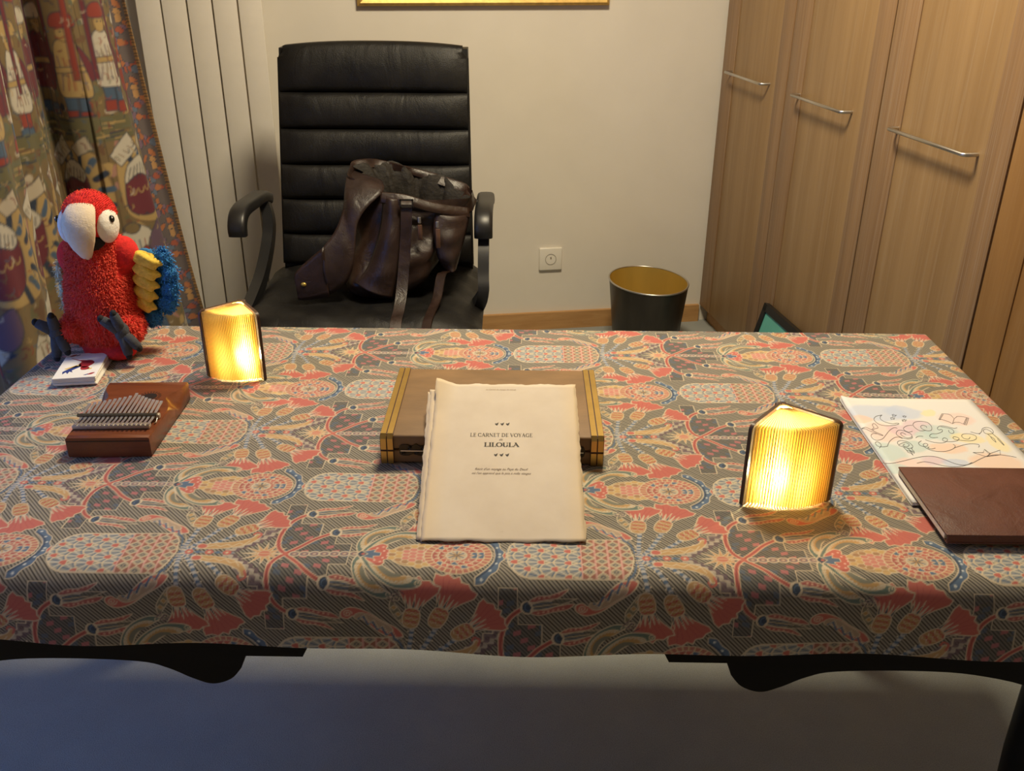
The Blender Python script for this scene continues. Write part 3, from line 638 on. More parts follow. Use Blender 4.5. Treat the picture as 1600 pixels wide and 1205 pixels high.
SS,ZZ=np.meshgrid(sarc,zr); tt=np.clip((1.30-ZZ)/1.15,0,1.2); XX=CXp[None,:]+CF[None,:]*1.15*tt**1.15+.004*np.sin(SS*70+ZZ*5); YY=CYp[None,:]+.006*np.sin(ZZ*4+SS*30)-.03*tt*(CF[None,:]>.05)
fcol=curtain_colors(SS.ravel()*1000*.60+75,ZZ.ravel()*1000*.56+297); bmask=(SS.ravel()>sarc[-1]-.062); bcol=border_colors((sarc[-1]-SS.ravel())*1000,ZZ.ravel()*1000)
fcol=np.where(bmask[:,None],bcol,fcol); stitch=(SS.ravel()>sarc[-1]-.008); fcol[stitch]=np.where((np.sin(ZZ.ravel()[stitch]*700)>0)[:,None],(.30,.17,.06),(.10,.06,.04))
V=np.stack([XX,YY,ZZ],-1).reshape(-1,3); ny,nx=SS.shape; idx=np.arange(nx*ny).reshape(ny,nx)
org=np.array([-1.15,2.4,0.03]); V=V-org
Q=np.stack([idx[:-1,:-1],idx[:-1,1:],idx[1:,1:],idx[1:,:-1]],-1).reshape(-1,4)
def np_mesh(name,V,Q):
    me=bpy.data.meshes.new(name); me.vertices.add(len(V)); me.vertices.foreach_set('co',V.astype(np.float32).ravel())
    me.loops.add(Q.size); me.loops.foreach_set('vertex_index',Q.astype(np.int32).ravel()); me.polygons.add(len(Q)); me.polygons.foreach_set('loop_start',np.arange(0,Q.size,Q.shape[1],dtype=np.int32)); me.update()
    me.polygons.foreach_set('use_smooth',[True]*len(me.polygons)); return me
k=N('tapestry_print'); a=k.n('ShaderNodeAttribute',attribute_name='print'); k.set(Base_Color=a.outputs['Color'],Roughness=.8); k.b.inputs['Sheen Weight'].default_value=.1
k.bump(k.noise(k.coord(),500,2),.2,.0008); M_tap=k.m
cur=thing('curtain','tapestry print curtain of robed figures hanging in folds beside the radiator','curtain',org)
split=int(np.searchsorted(sarc,sarc[-1]-.062))
for nm,c0,c1 in (('drape',0,split),('border',split,nx-1)):
    sub=idx[:,c0:c1+1]; n2=sub.shape[1]; i2=np.arange(n2*ny).reshape(ny,n2); Q2=np.stack([i2[:-1,:-1],i2[:-1,1:],i2[1:,1:],i2[1:,:-1]],-1).reshape(-1,4)
    me=np_mesh(nm,V[sub.ravel()],Q2); at=me.attributes.new('print','FLOAT_COLOR','POINT'); at.data.foreach_set('color',np.c_[fcol[sub.ravel()],np.ones(n2*ny)].astype(np.float32).ravel())
    o=obj(nm,me,M_tap,cur); md=o.modifiers.new('thick','SOLIDIFY'); md.thickness=.0015
obj('curtain_rail',Mb().tube([(-.02,-.60,2.385),(.10,.36,2.385)],.014,12),M_steel,cur,smooth=40)
# ------------------------------------------------------------------ office chair
k=N('black_leather'); v=k.coord(); f=k.noise(v,9,5,.6,.4); k.set(Base_Color=k.ramp(f,[(.3,(.005,.005,.0055)),(.7,(.012,.011,.010))]),Roughness=k.ramp(f,[(.3,(.36,)*3),(.7,(.52,)*3)]))
k.b.inputs['Specular IOR Level'].default_value=.26
h=k.math('ADD',k.math('MULTIPLY',k.noise(v,420,3),.25),k.noise(k.coord((14,14,5)),1.0,3,.5,1.2)); k.bump(h,.55,.006); M_leath=k.m
chair=thing('office_chair','black leather executive office chair with padded back behind the desk','chair',(-.43,2.66,0))
cx=-.43; cy=2.66
def bk(z): return 2.86+(z-.47)*.2074
def back_hw(z): return .2985-(z-.5)*.022
seams=[1.146,1.014,.908,.803,.699,.593,.500]
ang=math.atan2(.2074,1)
def pad(z1,z0,top=False):
    RG=[]; n=14; m=10                      # a soft horizontal roll, thin at its seams
    for i in range(n+1):
        q=i/n; z=z0+(z1-z0)*q; hw_=back_hw(z)-(.012 if top and q>.85 else 0)
        bul=(math.sin(PI*q))**.45 if not(top and q>.5) else max(math.sin(PI*q)**.6,.0)
        th=.016+.020*bul; ring=[]
        for j in range(m*2+1):
            s_=-1+j/m; e=abs(s_)**7; ring.append((s_*hw_,bk(z)-cy-th*(1-.6*e)+.012*s_*s_*-1.0,z+(.013*(1-abs(s_)**2.5)*q*q if top else 0)))
        for j in range(m*2,-1,-1):
            s_=-1+j/m; ring.append((s_*hw_,bk(z)-cy+.02,z+(.013*(1-abs(s_)**2.5)*q*q if top else 0)))
        RG.append(ring)
    return Mb().rings(RG)
bkp=obj('backrest',Mb().rings([[(sx*back_hw(z)*1.012,bk(z)-cy+dy,z) for sx,dy in ((-1,-.004),(-1,.055),(1,.055),(1,-.004))] for z in (.44,.6,.8,1.0,1.10,1.138)]),M_leath,chair)
for i in range(6): obj('back_pad',pad(seams[i]-.001,seams[i+1]+.001,i==0),M_leath,bkp,smooth=60)
for sx in (-1,1): obj('piping',Mb().tube([(sx*(back_hw(z)*1.006),bk(z)-cy-.012,z) for z in np.linspace(.50,1.112,14)],.005,8),M_leath,bkp,smooth=60)
def seat_fn(u,v_):
    x=-.345+.69*u; y=2.30+.60*v_; e=abs(2*u-1)**6; fr_=max(0,1-v_/.17); sag=.012*math.cos(PI*(u-.5))*math.sin(PI*min(1,v_*1.1))
    return (x,y-cy,.505-.055*e-.10*fr_**2.2-sag+.004*math.sin(x*40+y*25)*math.sin(y*31))
sm=Mb().grid(seat_fn,34,30); nb=len(sm.v)
sm.grid(lambda u,v_:(-.33+.66*u,2.32+.56*v_-cy,.40),34,30)
def rim(g,nu,nv): return [j for j in range(nu+1)]+[(j+1)*(nu+1)+nu for j in range(nv)]+[nv*(nu+1)+nu-1-j for j in range(nu)]+[(nv-1-j)*(nu+1) for j in range(nv-1)]
rr_=rim(0,34,30); sm.f+=[(rr_[i],rr_[(i+1)%len(rr_)],nb+rr_[(i+1)%len(rr_)],nb+rr_[i]) for i in range(len(rr_))]
obj('seat',sm,M_leath,chair,smooth=60)
for sx,ax in ((-1,-.800),(1,-.086)):
    x=ax-cx; P=spline([(x,2.96-cy,.682),(x,2.90-cy,.703),(x,2.78-cy,.712),(x,2.70-cy,.716),(x,2.652-cy,.708),(x,2.628-cy,.684),(x,2.626-cy,.655)],4)
    mb=Mb(); RG=[]; V3=[Vector(p) for p in P]; m=len(V3)
    for i in range(m):
        t=(V3[min(i+1,m-1)]-V3[max(i-1,0)]).normalized(); a=Vector((1,0,0)); b=t.cross(a); hw_=.027; ht=.019 if i<m-2 else .015
        RG.append([V3[i]+a*hw_*math.copysign(abs(math.cos(q))**.55,math.cos(q))+b*ht*math.copysign(abs(math.sin(q))**.55,math.sin(q)) for q in [2*PI*j/16 for j in range(16)]])
    am=obj('armrest',mb.rings(RG),M_dark,chair,smooth=50)
    ins=x-sx*.020
    obj('arm_support',Mb().strip(spline([(x,2.935-cy,.690),(ins,2.905-cy,.63),(ins,2.86-cy,.56),(ins,2.74-cy,.49),(ins,2.60-cy,.452),(ins,2.52-cy,.44)] if sx<0 else [(x,2.72-cy,.70),(x,2.64-cy,.62),(x,2.60-cy,.55),(x,2.575-cy,.50),(ins,2.60-cy,.45),(ins,2.66-cy,.43)],5),(1,0,0),.032,.042),M_dark,am,smooth=40)
obj('knob',Mb().ball((-.81-cx,2.58-cy,.46),(.018,.012,.012)),M_dark,chair,smooth=60)
obj('mechanism',Mb().rbox((0,.02,.37),(.22,.26,.06),.01),M_dark,chair); obj('gas_column',Mb().lathe([(.03,.10),(.03,.24),(.022,.24),(.022,.36)],20),M_dark,chair,smooth=40)
for i in range(5):
    a=R(72*i+15); c_,s_=math.cos(a),math.sin(a)
    lg=obj('base_leg',Mb().tube([(.02*c_,.02*s_,.12),(.16*c_,.16*s_,.10),(.31*c_,.31*s_,.075)],[.026,.022,.016],8),M_dark,chair,smooth=40)
    obj('caster',Mb().lathe([(.001,-.012),(.026,-.012),(.029,-.008),(.029,.008),(.026,.012),(.001,.012)],16).xf(Matrix.Translation((.31*c_,.31*s_,.030))@Matrix.Rotation(a,4,'Z')@Matrix.Rotation(PI/2,4,'X')),M_dark,lg,smooth=40)
# ------------------------------------------------------------------ leather backpack on the chair
def leather(name,c0,c1,r0=.28,r1=.5):
    k=N(name); v=k.coord(); f=k.noise(v,16,5,.6,.5); k.set(Base_Color=k.ramp(f,[(.3,c0),(.7,c1)]),Roughness=k.ramp(f,[(.3,(r0,)*3),(.7,(r1,)*3)]))
    k.bump(k.math('ADD',k.math('MULTIPLY',k.noise(v,500,3),.2),k.noise(v,22,3,.5,1.0)),.5,.005); return k.m
M_bag=leather('brown_leather',(.011,.0055,.0042),(.030,.0135,.0085)); M_bag2=leather('dark_brown_leather',(.014,.0075,.007),(.031,.016,.0125),.34,.52)
M_lin=mat('dark_lining',(.011,.008,.0055),.75,var=.3,vs=30,bump=.5,bs=40,bd=.01)
M_tab=leather('tan_leather_tab',(.07,.032,.018),(.12,.06,.034))
bag=thing('backpack','slouchy dark brown leather backpack lying open on the chair seat','backpack',(-.36,2.66,.50))
bx,by,bz=-.36,2.66,.50
rg=[(.497,-.385,2.625,.085,.085),(.51,-.385,2.625,.105,.10),(.55,-.372,2.63,.125,.115),(.60,-.35,2.645,.135,.112),(.66,-.325,2.67,.148,.105),(.72,-.305,2.69,.168,.10),(.77,-.292,2.70,.180,.098)]
def bring(z,x0,y0,a,b,tilt=0,n=56,wr=1.0):
    o=[]
    for j in range(n):
        t=2*PI*j/n; c_,s_=math.cos(t),math.sin(t); cc_=math.copysign(abs(c_)**.75,c_); ss_=math.copysign(abs(s_)**.75,s_)
        w_=wr*(.006*math.sin(3*t+z*38)+.005*math.sin(5*t-z*61+1)+.004*math.sin(9*t+z*25))
        px_=x0+(a+w_)*cc_; py_=y0+(b+w_)*ss_; o.append((px_-bx,py_-by,z+tilt*(-.05*cc_+.026*ss_-.0)-bz))
    return o
RG=[bring(*r) for r in rg]; 
zs=spline([r for r in rg],3)
RG=[bring(*r) for r in zs]; RG.append(bring(.784,-.290,2.70,.184,.098,.9)); RG.append(bring(.792,-.290,2.70,.183,.096,1)); 
# fold the mouth inwards
RG.append(bring(.790,-.290,2.70,.174,.088,1)); RG.append(bring(.770,-.290,2.70,.166,.080,1))
bmb=Mb().rings(RG,cap=False); bmb.f.append(tuple(range(55,-1,-1))); obj('body',bmb,M_bag,bag,smooth=70)
gath=[]
for q in range(5):
    z=.784-.010*q if q<2 else .79-.05*(q-1); o=[]
    for j in range(72):
        t=2*PI*j/72; g_=.012*math.sin(13*t)+.008*math.sin(23*t+q); f_=1-.10*q; cc_,ss_=math.cos(t),math.sin(t)
        o.append((-.285+(.168*f_+g_)*cc_-bx,2.705+(.088*f_+g_*.7)*ss_-by,z-.05*cc_*1+.03*ss_+.008*math.sin(7*t)*(q<2)-bz))
    gath.append(o)
obj('lining',Mb().rings(gath,cap=False),M_lin,bag,smooth=70)
obj('lining_floor',Mb().grid(lambda u,v_:(-.285-.13+.26*u-bx,2.705-.06+.12*v_-by,.70+.012*math.sin(u*19)*math.sin(v_*13+u*6)-.04*(u-.5)-bz),16,10),M_lin,bag,smooth=70)
def sheet(A,B,th=.003,bul=(0,0,0),n=28,m=10):
    A=np.array(spline(A,8)); B=np.array(spline(B,8)); ia=np.linspace(0,1,len(A)); ib=np.linspace(0,1,len(B)); t=np.linspace(0,1,n+1)
    A=np.stack([np.interp(t,ia,A[:,c]) for c in range(3)],1); B=np.stack([np.interp(t,ib,B[:,c]) for c in range(3)],1); bl=np.array(bul)
    P=np.array([[A[i]+(B[i]-A[i])*j/m+bl*math.sin(PI*j/m)*(1+.12*math.sin(i*.7)) for j in range(m+1)] for i in range(n+1)])-np.array([bx,by,bz])
    mb=Mb(); mb.add(P.reshape(-1,3).tolist(),[(i*(m+1)+j,i*(m+1)+j+1,(i+1)*(m+1)+j+1,(i+1)*(m+1)+j) for i in range(n) for j in range(m)]); return mb,th
def leaf_obj(name,sh,m_,parent):
    o=obj(name,sh[0],m_,parent,smooth=70); md=o.modifiers.new('thick','SOLIDIFY'); md.thickness=sh[1]; md.offset=0; return o
fl=leaf_obj('flap',sheet([(-.470,2.72,.826),(-.478,2.67,.824),(-.477,2.62,.800),(-.480,2.575,.745),(-.501,2.54,.695),(-.532,2.515,.657)],[(-.382,2.68,.808),(-.366,2.60,.796),(-.410,2.558,.758),(-.436,2.540,.716),(-.445,2.526,.646),(-.455,2.515,.592),(-.478,2.505,.551),(-.524,2.498,.520)],.004,(-.004,-.012,.004)),M_bag2,bag)
leaf_obj('flap_tab',sheet([(-.529,2.508,.660),(-.578,2.500,.621),(-.612,2.493,.588),(-.613,2.490,.564)],[(-.521,2.493,.518),(-.557,2.490,.513),(-.589,2.488,.509),(-.609,2.488,.511)],.006,(0,-.002,0),14,8),M_bag,fl)
obj('stud',Mb().ball((-.590-bx,2.486-by,.556-bz),(.008,.004,.006),12,8),M_brass,fl,smooth=60)
def fold(nm,A,B,bul,m_): leaf_obj(nm,sheet(A,B,.004,bul),m_,bag)
fold('front_fold',[(-.365,2.585,.79),(-.375,2.555,.70),(-.41,2.525,.60),(-.45,2.515,.552)],[(-.315,2.572,.782),(-.312,2.545,.70),(-.325,2.518,.60),(-.345,2.503,.512)],(0,-.022,0),M_bag2)
st=obj('strap',Mb().strip(spline([(-.296,2.572,.782),(-.297,2.548,.765),(-.299,2.530,.70),(-.305,2.505,.62),(-.311,2.462,.545),(-.315,2.41,.508),(-.317,2.355,.496),(-.318,2.315,.462),(-.319,2.293,.41)],6),(1,0,0),[.031]*49,.0045),M_bag,bag,smooth=50); st.location=(-bx,-by,-bz)
s2=obj('strap',Mb().strip(spline([(-.168,2.60,.60),(-.19,2.555,.575),(-.203,2.52,.575),(-.213,2.47,.525),(-.225,2.41,.506),(-.232,2.355,.495),(-.236,2.315,.460),(-.237,2.293,.41)],6),[Vector((1,-.2,.25))]*43,.027,.0045),M_bag,bag,smooth=50); s2.location=(-bx,-by,-bz)
mb=Mb()
for c,d in (((-.296,2.540,.786),(.036,.006,.004)),((-.296,2.540,.766),(.036,.006,.004)),((-.313,2.540,.776),(.004,.006,.024)),((-.279,2.540,.776),(.004,.006,.024))): mb.box(c,d)
o=obj('buckle',mb,M_tin,bag); o.location=(-bx,-by,-bz)
for (x,y,z,l_) in ((-.262,2.553,.728,.044),(-.212,2.553,.716,.055)):
    zp=obj('zip_pull',Mb().rbox((x-bx,y-.010-by,z-bz),(.009,.005,.018),.002),M_steel,bag); 
    obj('pull_tab',Mb().rbox((x-bx+.001,y-.014-by,z-.012-l_/2-bz),(.013,.004,l_),.0018),M_tab,zp,smooth=40)
leaf_obj('side_pocket',sheet([(-.222,2.585,.735),(-.225,2.560,.68),(-.215,2.553,.62),(-.19,2.56,.572)],[(-.125,2.628,.722),(-.135,2.60,.68),(-.15,2.58,.63),(-.165,2.57,.580)],.004,(.006,-.02,0)),M_bag2,bag)
leaf_obj('yoke_seam',sheet([(-.37,2.578,.798),(-.30,2.572,.792),(-.22,2.588,.765),(-.128,2.628,.742)],[(-.372,2.566,.770),(-.30,2.560,.765),(-.22,2.575,.740),(-.124,2.618,.716)],.005,(0,-.004,0)),M_bag,bag)
# ------------------------------------------------------------------ plush parrot
def plush(name,c,var=.25,sheen=.4,vs=130):
    k=N(name); f=k.noise(k.coord(),vs,4,.7); c=Vector(c); k.set(Base_Color=k.ramp(f,[(.3,tuple(c*(1-var))),(.7,tuple(min(1,x) for x in c*(1+var)))]),Roughness=.95); k.b.inputs['Sheen Weight'].default_value=sheen
    k.b.inputs['Sheen Tint'].default_value=(*[min(1,x*1.3+.05) for x in c],1); k.bump(f,.5,.003); return k.m
M_red=plush('red_plush',(.66,.020,.018)); M_redf=plush('red_fur',(.78,.075,.040),.30); M_yel=plush('yellow_plush',(.86,.58,.085)); M_blu=plush('blue_plush',(.035,.22,.54)); M_grey=plush('grey_felt',(.055,.058,.068),.12,.1); M_cream=plush('cream_felt',(.74,.62,.46),.05,.1); M_wht=plush('white_felt',(.80,.76,.70),.05,.1); M_pale=plush('pale_yellow_plush',(.62,.58,.40))
par=thing('plush_parrot','plush red macaw toy sitting on the desk corner by the curtain','parrot toy',(-.736,1.558,TZ))
par.scale=(.955,.955,.955)
rn=random.Random(4)
mb=Mb(); mb.lathe([(.001,.004),(.044,.006),(.058,.022),(.066,.055),(.066,.095),(.061,.135),(.054,.170),(.047,.200),(.042,.222),(.03,.235),(.001,.24)],32,c=(.008,0,0))
mb.ball((.012,-.002,.257),(.0465,.0475,.049),24,16)                                 # head
mb.ball((.060,.004,.188),(.026,.028,.034),16,12); mb.ball((-.042,.010,.180),(.024,.026,.034),16,12)
mb.ball((-.036,-.040,.062),(.025,.036,.026),16,12); mb.ball((.062,-.036,.058),(.026,.036,.028),16,12)
mb.ball((-.004,-.034,.016),(.028,.026,.016),16,12); mb.ball((.040,-.042,.014),(.030,.030,.015),16,12)
body=obj('body',mb,M_red,par,smooth=180); md=body.modifiers.new('fuse','REMESH'); md.mode='VOXEL'; md.voxel_size=.0042; md=body.modifiers.new('soft','SMOOTH'); md.iterations=5; md.factor=.5
bpy.context.view_layer.update(); dg=bpy.context.evaluated_depsgraph_get(); ev=body.evaluated_get(dg); em=ev.to_mesh()
fv=[];ff=[]
def blade(fv,ff,c,nrm,ln,wd,dn):
    d=(nrm*.55+dn+Vector((rn.uniform(-.5,.5),rn.uniform(-.5,.5),rn.uniform(-.35,.35)))).normalized(); s_=d.cross(nrm+Vector((.01,.02,.03))).normalized()*wd
    n0=len(fv); m_=c+d*ln*.6+nrm*.0012; fv.extend([tuple(c-s_),tuple(c+s_),tuple(m_+s_*.6),tuple(m_-s_*.6),tuple(c+d*ln)]); ff.extend([(n0,n0+1,n0+2,n0+3),(n0+3,n0+2,n0+4)])
vs_=[(v.co.copy(),v.normal.copy()) for v in em.vertices]; ev.to_mesh_clear()
for c,nr in vs_:
    if .03<c.z<.222 and abs(c.x-.008)<.078 and c.y<.06 and not(c.z>.155 and abs(c.x-.008)>.046):
        for q in range(3): blade(fv,ff,c+Vector((rn.uniform(-.002,.002),rn.uniform(-.002,.002),rn.uniform(-.002,.002))),nr,rn.uniform(.0035,.0075),.0009,Vector((0,-.0,-.45)))
    elif c.z>.262: blade(fv,ff,c,nr,rn.uniform(.002,.004),.0008,Vector((0,.3,.25)))
fm=Mb(); fm.v=fv; fm.f=ff
me=bpy.data.meshes.new('fur'); me.from_pydata(fv,[],ff); obj('fur',me,M_redf,body,kind='stuff')
# head: face patches, eyes and beak in the head's own frame (f forward, s to the picture's right, u up)
hc=Vector((.012,-.002,.258)); f_=Vector((.04,-.98,-.15)).normalized(); s_=Vector((0,0,1)).cross(f_); s_=Vector((-s_.x,-s_.y,0)).normalized() if s_.x<0 else s_.normalized(); u_=s_.cross(f_) if s_.cross(f_).z>0 else f_.cross(s_)
HF=Matrix((s_,f_*-1,u_)).transposed()                    # local x=s, y=-f, z=u
def hp(a,b,c): return hc+s_*a+f_*b+u_*c
for sg in (-1,1):
    pt=obj('face_patch',Mb().ball(hp(sg*.0335,.012,-.010),(.0165,.034,.032),20,14,rot=HF),M_wht,par,smooth=180)
    ey=obj('eye',Mb().ball(hp(sg*.0470,.022,.006),(.0048,.0060,.0068),12,8,rot=HF),mat('eye_bead',(.004,.004,.004),.08),pt,smooth=180)
    obj('eye_glint',Mb().ball(hp(sg*.0495,.0255,.0095),(.0014,.0014,.0014),8,6),mat('eye_glint_white',(.9,.9,.9),.2),ey,smooth=180)  # small white ball imitating a highlight on the eye
RG=[]
for b,c,rx,rz,ax in ((.012,.026,.020,.012,.5),(.030,.026,.026,.016,.55),(.046,.016,.029,.020,.2),(.057,.0,.0285,.021,-.3),(.061,-.018,.024,.019,-.8),(.059,-.036,.017,.015,-1.2),(.053,-.052,.010,.010,-1.4),(.047,-.062,.005,.005,-1.5),(.045,-.066,.001,.001,-1.5)):
    d=f_*math.cos(ax)+u_*math.sin(ax); nn=u_*math.cos(ax)-f_*math.sin(ax); ce=hp(0,b,c); RG.append([ce+s_*rx*math.cos(t)+nn*rz*math.sin(t) for t in [2*PI*j/20 for j in range(20)]])
obj('beak',Mb().rings(RG),M_cream,par,smooth=180)
obj('lower_beak',Mb().ball(hp(.006,.032,-.034),(.024,.022,.016),16,10,rot=HF),mat('black_felt',(.010,.010,.011),.95),par,smooth=180)
# wings
def puff(c,r,rot,m_,name,parent,fur=None,n=(22,14)):
    o=obj(name,Mb().ball(c,r,n[0],n[1],rot=rot,fn=lambda th,ph:1+.07*math.sin(5*ph+th)+.06*math.sin(4*th+3*ph)+rn.uniform(-.008,.008)),m_,parent,smooth=180)
    if fur:
        me_=o.data; fv=[];ff=[]
        me_.update()
        for v in me_.vertices:
            for q in range(6): blade(fv,ff,v.co+Vector((rn.uniform(-.005,.005),rn.uniform(-.003,.003),rn.uniform(-.005,.005))),v.normal.copy(),rn.uniform(.003,.006),.0012,Vector((.2,0,-.4)))
        m2=bpy.data.meshes.new('fur'); m2.from_pydata(fv,[],ff); obj('fur',m2,fur,o,kind='stuff')
    return o
ry=lambda a:Matrix.Rotation(R(a),3,'Y')
wg=obj('wing',Mb().ball((.100,.026,.128),(.034,.012,.066),22,14,rot=ry(-14)),M_blu,par,smooth=180)
for i in range(5): puff((.119+.012*math.sin(i*.9+.3)-(.022 if i==4 else 0),.012,.176-.028*i),(.0165,.013,.018),ry(15),M_blu,'blue_feather',wg,M_blu,(14,9))
for i in range(5): puff((.101-.004*i,-.002,.178-.021*i),(.027-.0015*i,.014,.0135),ry(24+4*i),M_yel,'yellow_feather',wg,None,(30,20))
wl=obj('wing',Mb().ball((-.058,.020,.120),(.014,.014,.060),18,12,rot=ry(6)),M_pale,par,smooth=180)
for i in range(3): puff((-.066,.012,.150-.030*i),(.010,.013,.018),ry(0),M_pale,'pale_feather',wl,M_pale,(12,8))
# feet
def foot(c,toes):
    ft=obj('foot',Mb().ball(c,(.014,.013,.020),16,10),M_grey,par,smooth=180)
    for t in toes:
        d=Vector(t)-Vector(c); e=Vector(c)+d*.86
        to=obj('toe',Mb().tube([Vector(c)+d*.1,Vector(c)+d*.5,e,Vector(c)+d*.93],[.0105,.0098,.0082,.004],12),M_grey,ft,smooth=180)
        obj('claw',Mb().ball(Vector(c)+d*.93,(.0062,.0062,.0072),10,8),mat('claw_felt',(.012,.012,.014),.9) if False else M_claw,to,smooth=180)
M_claw=mat('claw_felt',(.012,.012,.014),.9)
foot((-.059,-.068,.062),[(-.058,-.076,.098),(-.093,-.073,.084),(-.063,-.079,.0115),(-.040,-.078,.024)])
foot((.061,-.068,.062),[(.055,-.078,.105),(.029,-.078,.094),(.071,-.079,.0165),(.091,-.073,.031)])
# ------------------------------------------------------------------ story cards
M_card=mat('card_board',(.78,.75,.68),.55,var=.04); M_cardf=mat('card_face',(.86,.84,.80),.4,var=.02)
ncard=9; cth=.0017
card_me=None
for i in range(ncard):
    last=i==ncard-1; rn2=random.Random(40+i)
    loc=(-.7405+rn2.uniform(-.0012,.0012)+(.004 if i<2 else 0)*.6,1.4535+rn2.uniform(-.0015,.0015),TZ+i*cth); rz=R(8.5 if not last else 9.5)+rn2.uniform(-.012,.012)
    mb=Mb().rbox((0,0,cth/2),(.069,.105,cth*.92),.0006,1)
    if not last:
        if card_me is None: o=obj('story_card',mb,M_card); card_me=o.data
        else: o=bpy.data.objects.new('story_card',card_me); link(o)
        o.location=loc; o.rotation_euler=(0,0,rz); o['label']=['plain white card lying lowest in the stack beside the parrot','plain white card second from the bottom of the stack','plain white card third from the bottom of the stack','plain white card fourth from the bottom of the stack','plain white card in the very middle of the stack','plain white card fourth from the top of the stack','plain white card third from the top of the stack','plain white card directly under the printed parrot card'][i]; o['category']='card'; o['group']='stacked cards beside the parrot'
    else:
        cd=thing('story_card','white card printed with a red parrot, topmost of its stack','card',loc,rz,'stacked cards beside the parrot')
        obj('sheet',mb,M_cardf,cd)
        ink=dict(r=mat('red_ink',(.33,.02,.03),.5),b=mat('blue_ink',(.03,.05,.22),.5),y=mat('yellow_ink',(.70,.50,.18),.5))
        z=cth*.97
        def pr(nm,P,c): obj(nm,Mb().prism([(x/1000,y/1000) for x,y in P],z,z+.00012),ink[c],cd)
        pr('printed_body',spline([(-2,14),(6,20),(14,18),(20,8),(17,-2),(10,-12),(2,-10),(-4,0)],4,True),'r')
        pr('printed_head',spline([(2,-8),(12,-8),(17,-16),(12,-22),(4,-20)],4,True),'r')
        pr('printed_wing',[(-2,14),(-22,30),(-24,33),(-8,22),(4,20)],'r')
        pr('printed_tail',[(-2,4),(-24,-14),(-20,-17),(2,-4)],'y')
        pr('printed_feathers',[(-8,-2),(-24,-26),(-22,-36),(-18,-28),(-14,-36),(-13,-26),(-7,-30),(-10,-22),(2,-6)],'b')
        pr('printed_beak',spline([(14,-16),(21,-15),(20,-20),(16,-21)],3,True),'y')
        for x,y in ((-23,42),(24,-40)): pr('printed_corner',spline([(x-5,y-3),(x,y+4),(x+6,y+5),(x+2,y-2)],3,True),'r')
        for x,y in ((-15,44),(17,-42)): pr('printed_corner',[(x-4,y-2),(x+3,y+3),(x+4,y+1),(x,y-3)],'b')
# ------------------------------------------------------------------ kalimba
M_maho=wood('mahogany',(.115,.030,.011),(.20,.058,.022),(.07,.02,.01),scale=(6,60,60),rough=.32,streak=.3)
M_zinc=mat('zinc_bar',(.50,.44,.36),.38,.45,var=.08); M_key=mat('bright_steel_key',(.80,.81,.85),.38,1,var=.04)
kal=thing('kalimba','wooden thumb piano with metal keys lying in front of the cards','kalimba',(-.5795,1.165,TZ),R(2.0))
RG=[]; KL,KH=.186,.031
for i in range(33):
    t=i/32; w0=.0595+.0035*t; b_=math.exp(-((t-.70)/.13)**2); w1=w0-.001-.016*b_; h1=KH-.002-.017*b_
    if i in (0,32): w1-=.001
    y=KL*t; RG.append([(-w0,y,.0015),(-w0+.0015,y,0),(w0-.0015,y,0),(w0,y,.0015),(w0,y,h1),(w0-(w0-w1)*.5,y,(h1+KH)/2-.003*b_),(w1,y,KH),(-w1,y,KH),(-w0+(w0-w1)*.5,y,(h1+KH)/2-.003*b_),(-w0,y,h1)])
kb=obj('body',Mb().rings(RG),M_maho,kal,smooth=55)
obj('edge_line',Mb().box((0,-.0003,KH-.0055),(.117,.0008,.001)),M_dark,kb)
obj('sound_hole',Mb().lathe([(.0001,.0002),(.0115,.0002),(.0115,0)],28,c=(.018,.134,KH)),M_dark,kb)
for i in range(22):
    a=2*PI*i/22; obj('rosette_mark',Mb().box((.018+.0155*math.cos(a),.134+.0155*math.sin(a),KH+.0001),(.0045,.0014,.0003),Matrix.Rotation(a,3,'Z')),M_dark,kb)
obj('bridge',Mb().rbox((-.003,.030,KH+.0035),(.112,.010,.007),.002,2),M_zinc,kal,smooth=40)
obj('rear_bar',Mb().rbox((-.001,.060,KH+.004),(.118,.008,.008),.002,2),M_zinc,kal,smooth=40)
obj('clamp_bar',Mb().tube([(-.060,.0535,KH+.0095),(.056,.0535,KH+.0095)],.0028,10),mat('dark_rod',(.16,.14,.10),.35,.8),kal,smooth=40)
obj('clamp_hook',Mb().tube([(.054,.0535,KH+.0095),(.0555,.0535,KH+.004),(.0555,.046,KH),(.0555,.040,KH+.003)],.0009,6),M_steel,kal)
lens=[.086,.089,.092,.095,.098,.101,.104,.107,.111,.120,.113,.109,.104,.100,.097,.094,.092]
for i in range(17):
    x=-.0535+i*.00655; P=[(x,.023,KH+.0095),(x,.030,KH+.0082),(x,.045,KH+.0070),(x,.060,KH+.0090),(x,lens[i]-.012,KH+.0112),(x,lens[i]-.003,KH+.0118),(x,lens[i],KH+.0128)]
    obj('key',Mb().strip(P,(1,0,0),[.0034,.0034,.0034,.0036,.0042,.0046,.0042],.0011),M_key,kal)
